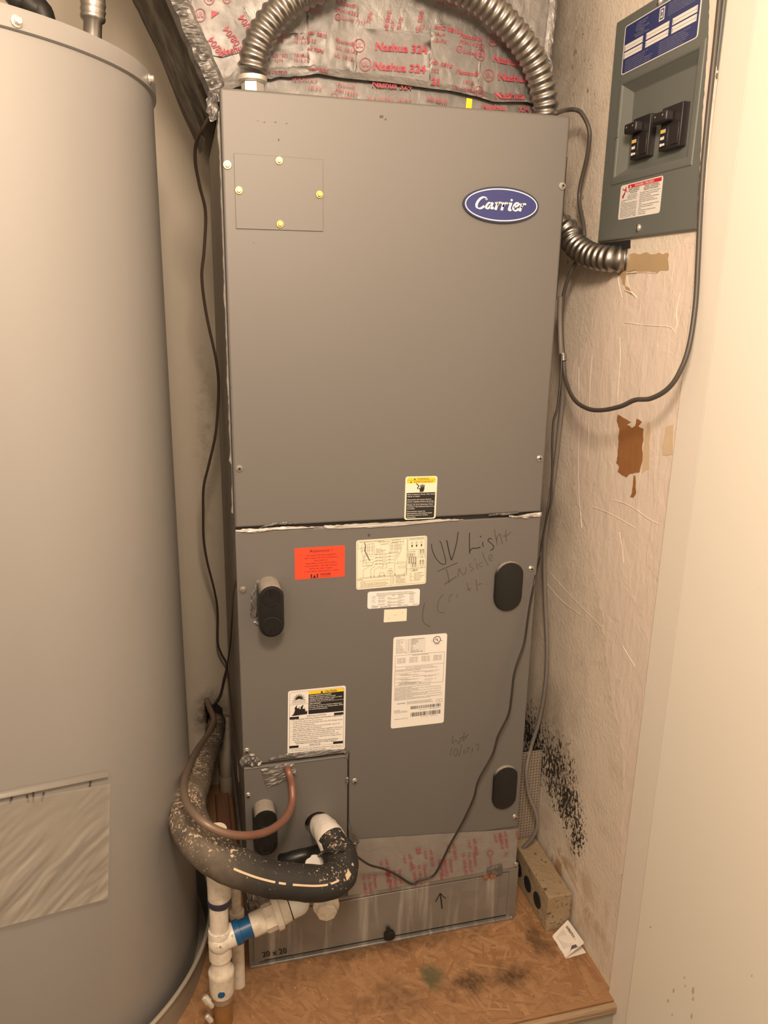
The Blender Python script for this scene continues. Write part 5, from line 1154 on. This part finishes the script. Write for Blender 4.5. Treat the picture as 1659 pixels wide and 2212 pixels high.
# thin second pipe behind the drain
vp = thing('vent_pipe', (-.020, -.02, 0), 'thin beige pvc pipe standing between drain tee and filter box', 'pipe')
tube_geo(G(), [Vector((-.023, -.035, .0005)), Vector((-.022, -.03, .16))], .0115, 18).build('lower_pipe', M['pvc'], vp, sharp=60)
tube_geo(G(), [Vector((-.022, -.03, .16)), Vector((-.022, -.028, .23))], .0085, 18).build('upper_pipe', M['pvc'], vp, sharp=60)
G().lathe([(.0120, .150), (.0135, .152), (.0135, .162), (.0100, .163)], 20, (-.022, -.031, 0)).build('socket', M['pvc'], vp, sharp=40)
# standing post at the back and a board on the deck
bz = PY(484, 1560, .55)
po = thing('corner_pipe', (bz.x, .55, 0), 'upright dusty beige pipe standing by the back wall', 'pipe')
tube_geo(G(), [Vector((bz.x, .555, .004)), Vector((bz.x, .555, .10)), Vector((bz.x-.001, .555, .22))], .0155, 18, lambda p: .001*noise.noise(p*40)).build('pipe_length', M['wall'], po, True)
G().lathe([(.017, .0), (.0175, .002), (.0175, .05), (.016, .052)], 18, (bz.x, .555, .002)).build('pipe_sleeve', plain('dusty_pipe', (.36, .30, .23), .7), po, sharp=40)
wb2 = tag(bevel(G().box(-.043, -.010, .06, .535, .0008, .018).build('wood_strip', M['redwood']), .002, 1), 'red brown wood strip lying along the filter box side', 'board')
# perforated sheet in the gap to the right of the furnace
def perforated():
    x0, x1, z0, z1, y = .546, .6465, .060, .30, .13; nx_, nz_ = 15, 34; g = G()
    dx, dz = (x1-x0)/nx_, (z1-z0)/nz_
    for i in range(nx_):
        for j in range(nz_):
            a, b = x0+i*dx, z0+j*dz; h = .28
            q = [(a, b), (a+dx, b), (a+dx, b+dz), (a, b+dz)]; m_ = [(a+dx*.5, b+dz*(.5-h)), (a+dx*(.5+h), b+dz*.5), (a+dx*.5, b+dz*(.5+h)), (a+dx*(.5-h), b+dz*.5)]
            g.add([(p[0], y, p[1]) for p in q+m_], [(0,1,4), (1,5,4), (1,2,5), (2,6,5), (2,3,6), (3,7,6), (3,0,7), (0,4,7)])
    o = g.build('perforated_panel', M['perf'])
    md = o.modifiers.new('t', 'SOLIDIFY'); md.thickness = .0012
    return o
pp = thing('perforated_screen', (.595, .13, 0), 'perforated metal screen in the gap right of the furnace', 'screen')
par(perforated(), pp)
G().box(.5465, .6465, .129, .134, .0005, .0605).build('screen_foot', M['perf'], pp)
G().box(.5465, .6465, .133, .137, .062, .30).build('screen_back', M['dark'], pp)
# ================================================================== cables
def cable(name, pts, r, m, label, group=None, cat='cable'):
    return tag(tube(name, pts, r, M[m], None, 10, 8), label, cat, group)
def X(L): return [PX(u, v, x) for u, v, x in L]
loop = cable('power_cable', [PY(1192,246,.045), PY(1205,243,.04)]+X([(1222,238,.590),(1243,237,.605),(1258,247,.613),(1273,282,.622),(1270,330,.626),(1254,400,.626),(1252,440,.626),(1262,500,.622),(1256,545,.618),(1236,582,.612),(1221,622,.609),(1214,665,.609),(1213,710,.611),(1217,770,.613),(1222,820,.612),(1240,862,.604),(1268,882,.594),(1300,886,.590),(1340,878,.590),(1372,864,.594),(1405,861,.598),(1440,842,.606),(1466,808,.614),(1488,750,.624),(1502,660,.634),(1508,560,.6365),(1512,470,.6365),(1518,370,.6365),(1530,240,.6370),(1545,100,.638),(1556,-10,.639),(1562,-70,.639)])+[Vector((.639,-.205,1.95)), Vector((.639,-.205,2.39))], .0037, 'cable_dusk', 'long dark cable looping down below the breaker panel and back up')
tb = tube('foil_band', X([(1215.5,764,.611),(1216.5,780,.611)]), .0066, M['foil'], loop, 12, 1); tb.scale = (1,1,1)
cable('grey_cord', X([(1210,640,.600),(1209,690,.604),(1212,770,.609),(1216,830,.622),(1213,880,.630),(1206,950,.634),(1199,1010,.636),(1190,1070,.632),(1181,1130,.630),(1176,1200,.632),(1178,1300,.637),(1182,1400,.640),(1178,1480,.640),(1165,1555,.636)])+[PY(u, v, y) for u, v, y in ((1147,1615,.135),(1137,1665,.112),(1142,1715,.10),(1158,1758,.085),(1160,1785,.080),(1148,1812,.085),(1130,1832,.095),(1120,1846,.11))], .0042, 'cable_grey', 'grey cord hanging in the gap along the right wall')
cable('float_wire', X([(1213,765,.603),(1211,820,.600),(1204,880,.594),(1196,910,.588),(1193,960,.585),(1193,1020,.585),(1190,1080,.582),(1182,1115,.578),(1172,1165,.572),(1166,1205,.566)])+[PY(1156,1250,-.006), PY(1146,1300,-.012), PY(1140,1338,-.014), PY(1132,1390,-.016), PY(1112,1450,-.022), PY(1105,1505,-.026), PY(1098,1545,-.024), PY(1076,1590,-.022), PY(1064,1630,-.022), PY(1034,1685,-.024), PY(1023,1725,-.024), PY(1000,1775,-.022), PY(972,1825,-.018), PY(950,1870,-.012), PY(934,1893,-.009), PY(908,1901,-.007), PY(889,1909,-.006), PY(862,1893,-.012), PY(832,1878,-.02), PY(798,1868,-.04), PY(764,1846,-.09), PY(735,1836,-.128), PY(705,1838,-.115), PY(690,1846,-.06), PY(684,1862,-.04)], .0021, 'cable_black', 'thin black wire running down across the lower furnace door')
cable('thermostat_wire', [PY(468,232,.03), PY(460,242,.02)]+[PY(u, v, y) for u, v, y in ((440,275,.05),(424,308,.10),(422,350,.14),(431,400,.18),(444,460,.22),(441,540,.25),(436,600,.27),(446,680,.30),(468,785,.33),(472,850,.36),(466,935,.38),(452,1000,.40),(440,1052,.42),(439,1110,.44),(440,1165,.46),(448,1215,.48),(463,1275,.50),(470,1320,.52),(470,1385,.54),(478,1412,.55),(490,1437,.56),(484,1465,.57),(476,1500,.58),(464,1520,.585),(461,1535,.605))], .0027, 'cable_brown', 'brown thermostat wire wandering down the left side gap')
cable('sensor_wire', [PY(u, v, y) for u, v, y in ((512,1248,.03),(504,1285,.06),(501,1340,.12),(497,1395,.30),(491,1437,.555),(494,1470,.50),(499,1530,.40),(506,1590,.25),(512,1640,.12),(516,1690,.08))], .0018, 'cable_brown', 'thin dark wire hanging close to the furnace left side')
# ================================================================== brick and leaflet on the deck
def brick():
    x0, x1, y0, y1, h = .5905, .643, -.052, .125, .085
    br = thing('cored_brick', ((x0+x1)/2, (y0+y1)/2, 0), 'buff brick with core holes standing on edge by the wall', 'brick')
    n = 20; v = []; f = []
    hs = [(y0+.045, .040), (y0+.092, .040), (y0+.139, .040)]; R = .0165
    o = G().box(x0, x1, y0, y1, .0008, h).build('brick_block', M['brick'], br)
    bm = bmesh.new(); bm.from_mesh(o.data); bmesh.ops.recalc_face_normals(bm, faces=bm.faces)
    bmesh.ops.bevel(bm, geom=bm.edges[:], offset=.003, segments=2, affect='EDGES', profile=.5)
    bmesh.ops.subdivide_edges(bm, edges=[e for e in bm.edges if e.calc_length() > .02], cuts=5, use_grid_fill=True)
    for q in bm.verts:
        q.co += Vector((nz(q.co, 90, 1), nz(q.co, 90, 5), nz(q.co, 90, 9)))*.0012
        if q.co.z < .0008: q.co.z = .0008
    bm.to_mesh(o.data); bm.free()
    for yy, zz_ in hs:
        G().lathe([(R, -.001), (R, .0004), (R*.92, .0006)], 20, (x0-.0012, yy, zz_), (-1, 0, 0)).build('core_hole', M['dark'], br)
brick()
lf = thing('folded_leaflet', PZ(1222, 2060, 0), 'small folded white leaflet with red triangle lying by the brick', 'leaflet')
A_ = PZ(1193, 2022, .003); B_ = PZ(1222, 2069, .003); C_ = PZ(1262.5, 2037, .030); D_ = PZ(1227, 1987, .024)
nL = (B_-A_).cross(C_-A_).normalized(); nL = nL if nL.z > 0 else -nL
s = Sticker('top_page', [D_, C_, B_, A_], M['paper'], lf, nL, None, .003, .0006)
s.text('DIVERSITECH',.14,.27,.10,'printed_text',K,2,width=.50,bold=.03); s.poly([(.70,.18),(.78,.36),(.60,.40),(.70,.32)],'red_mark',M['red_ink'],2)
for i in range(6): s.text('For more information on products and warranty visit us', .12+.01*i, .47+.075*i, .035, 'printed_text', M['ink_soft'], 2, width=.72-.035*i)
s.poly([(.98,.28),(.93,.34),(.86,.32),(.80,.50),(.92,.70),(.97,.86),(.90,.60),(.95,.42)], 'drawing_mark', M['ink_soft'], 2); s.done()
E2 = PZ(1266, 2058, .002); F_ = PZ(1240, 2020, .002)
G().quadslab(A_-Vector((0,0,.002)), B_-Vector((0,0,.002)), E2, F_, (0, 0, -.0006)).build('bottom_page', M['paper'], lf)
# crumbs on the deck
def crumbs():
    g = G(); rnd = random.Random(12)
    for i in range(30):
        x = rnd.uniform(.06, .63); y = rnd.uniform(-.21, -.012); r = rnd.uniform(.0005, .0012)
        v = [Vector((x, y, r))+Vector(d)*r*rnd.uniform(.6, 1.2) for d in ((1,0,0),(-1,0,0),(0,1,0),(0,-1,0),(0,0,1),(0,0,-1))]
        g.add(v, [(0,2,4),(2,1,4),(1,3,4),(3,0,4),(2,0,5),(1,2,5),(3,1,5),(0,3,5)])
    o = g.build('plaster_crumbs', M['plastic_white']); o['kind'] = 'stuff'; tag(o, 'tiny pale plaster crumbs scattered on the strand board', 'debris')
crumbs()
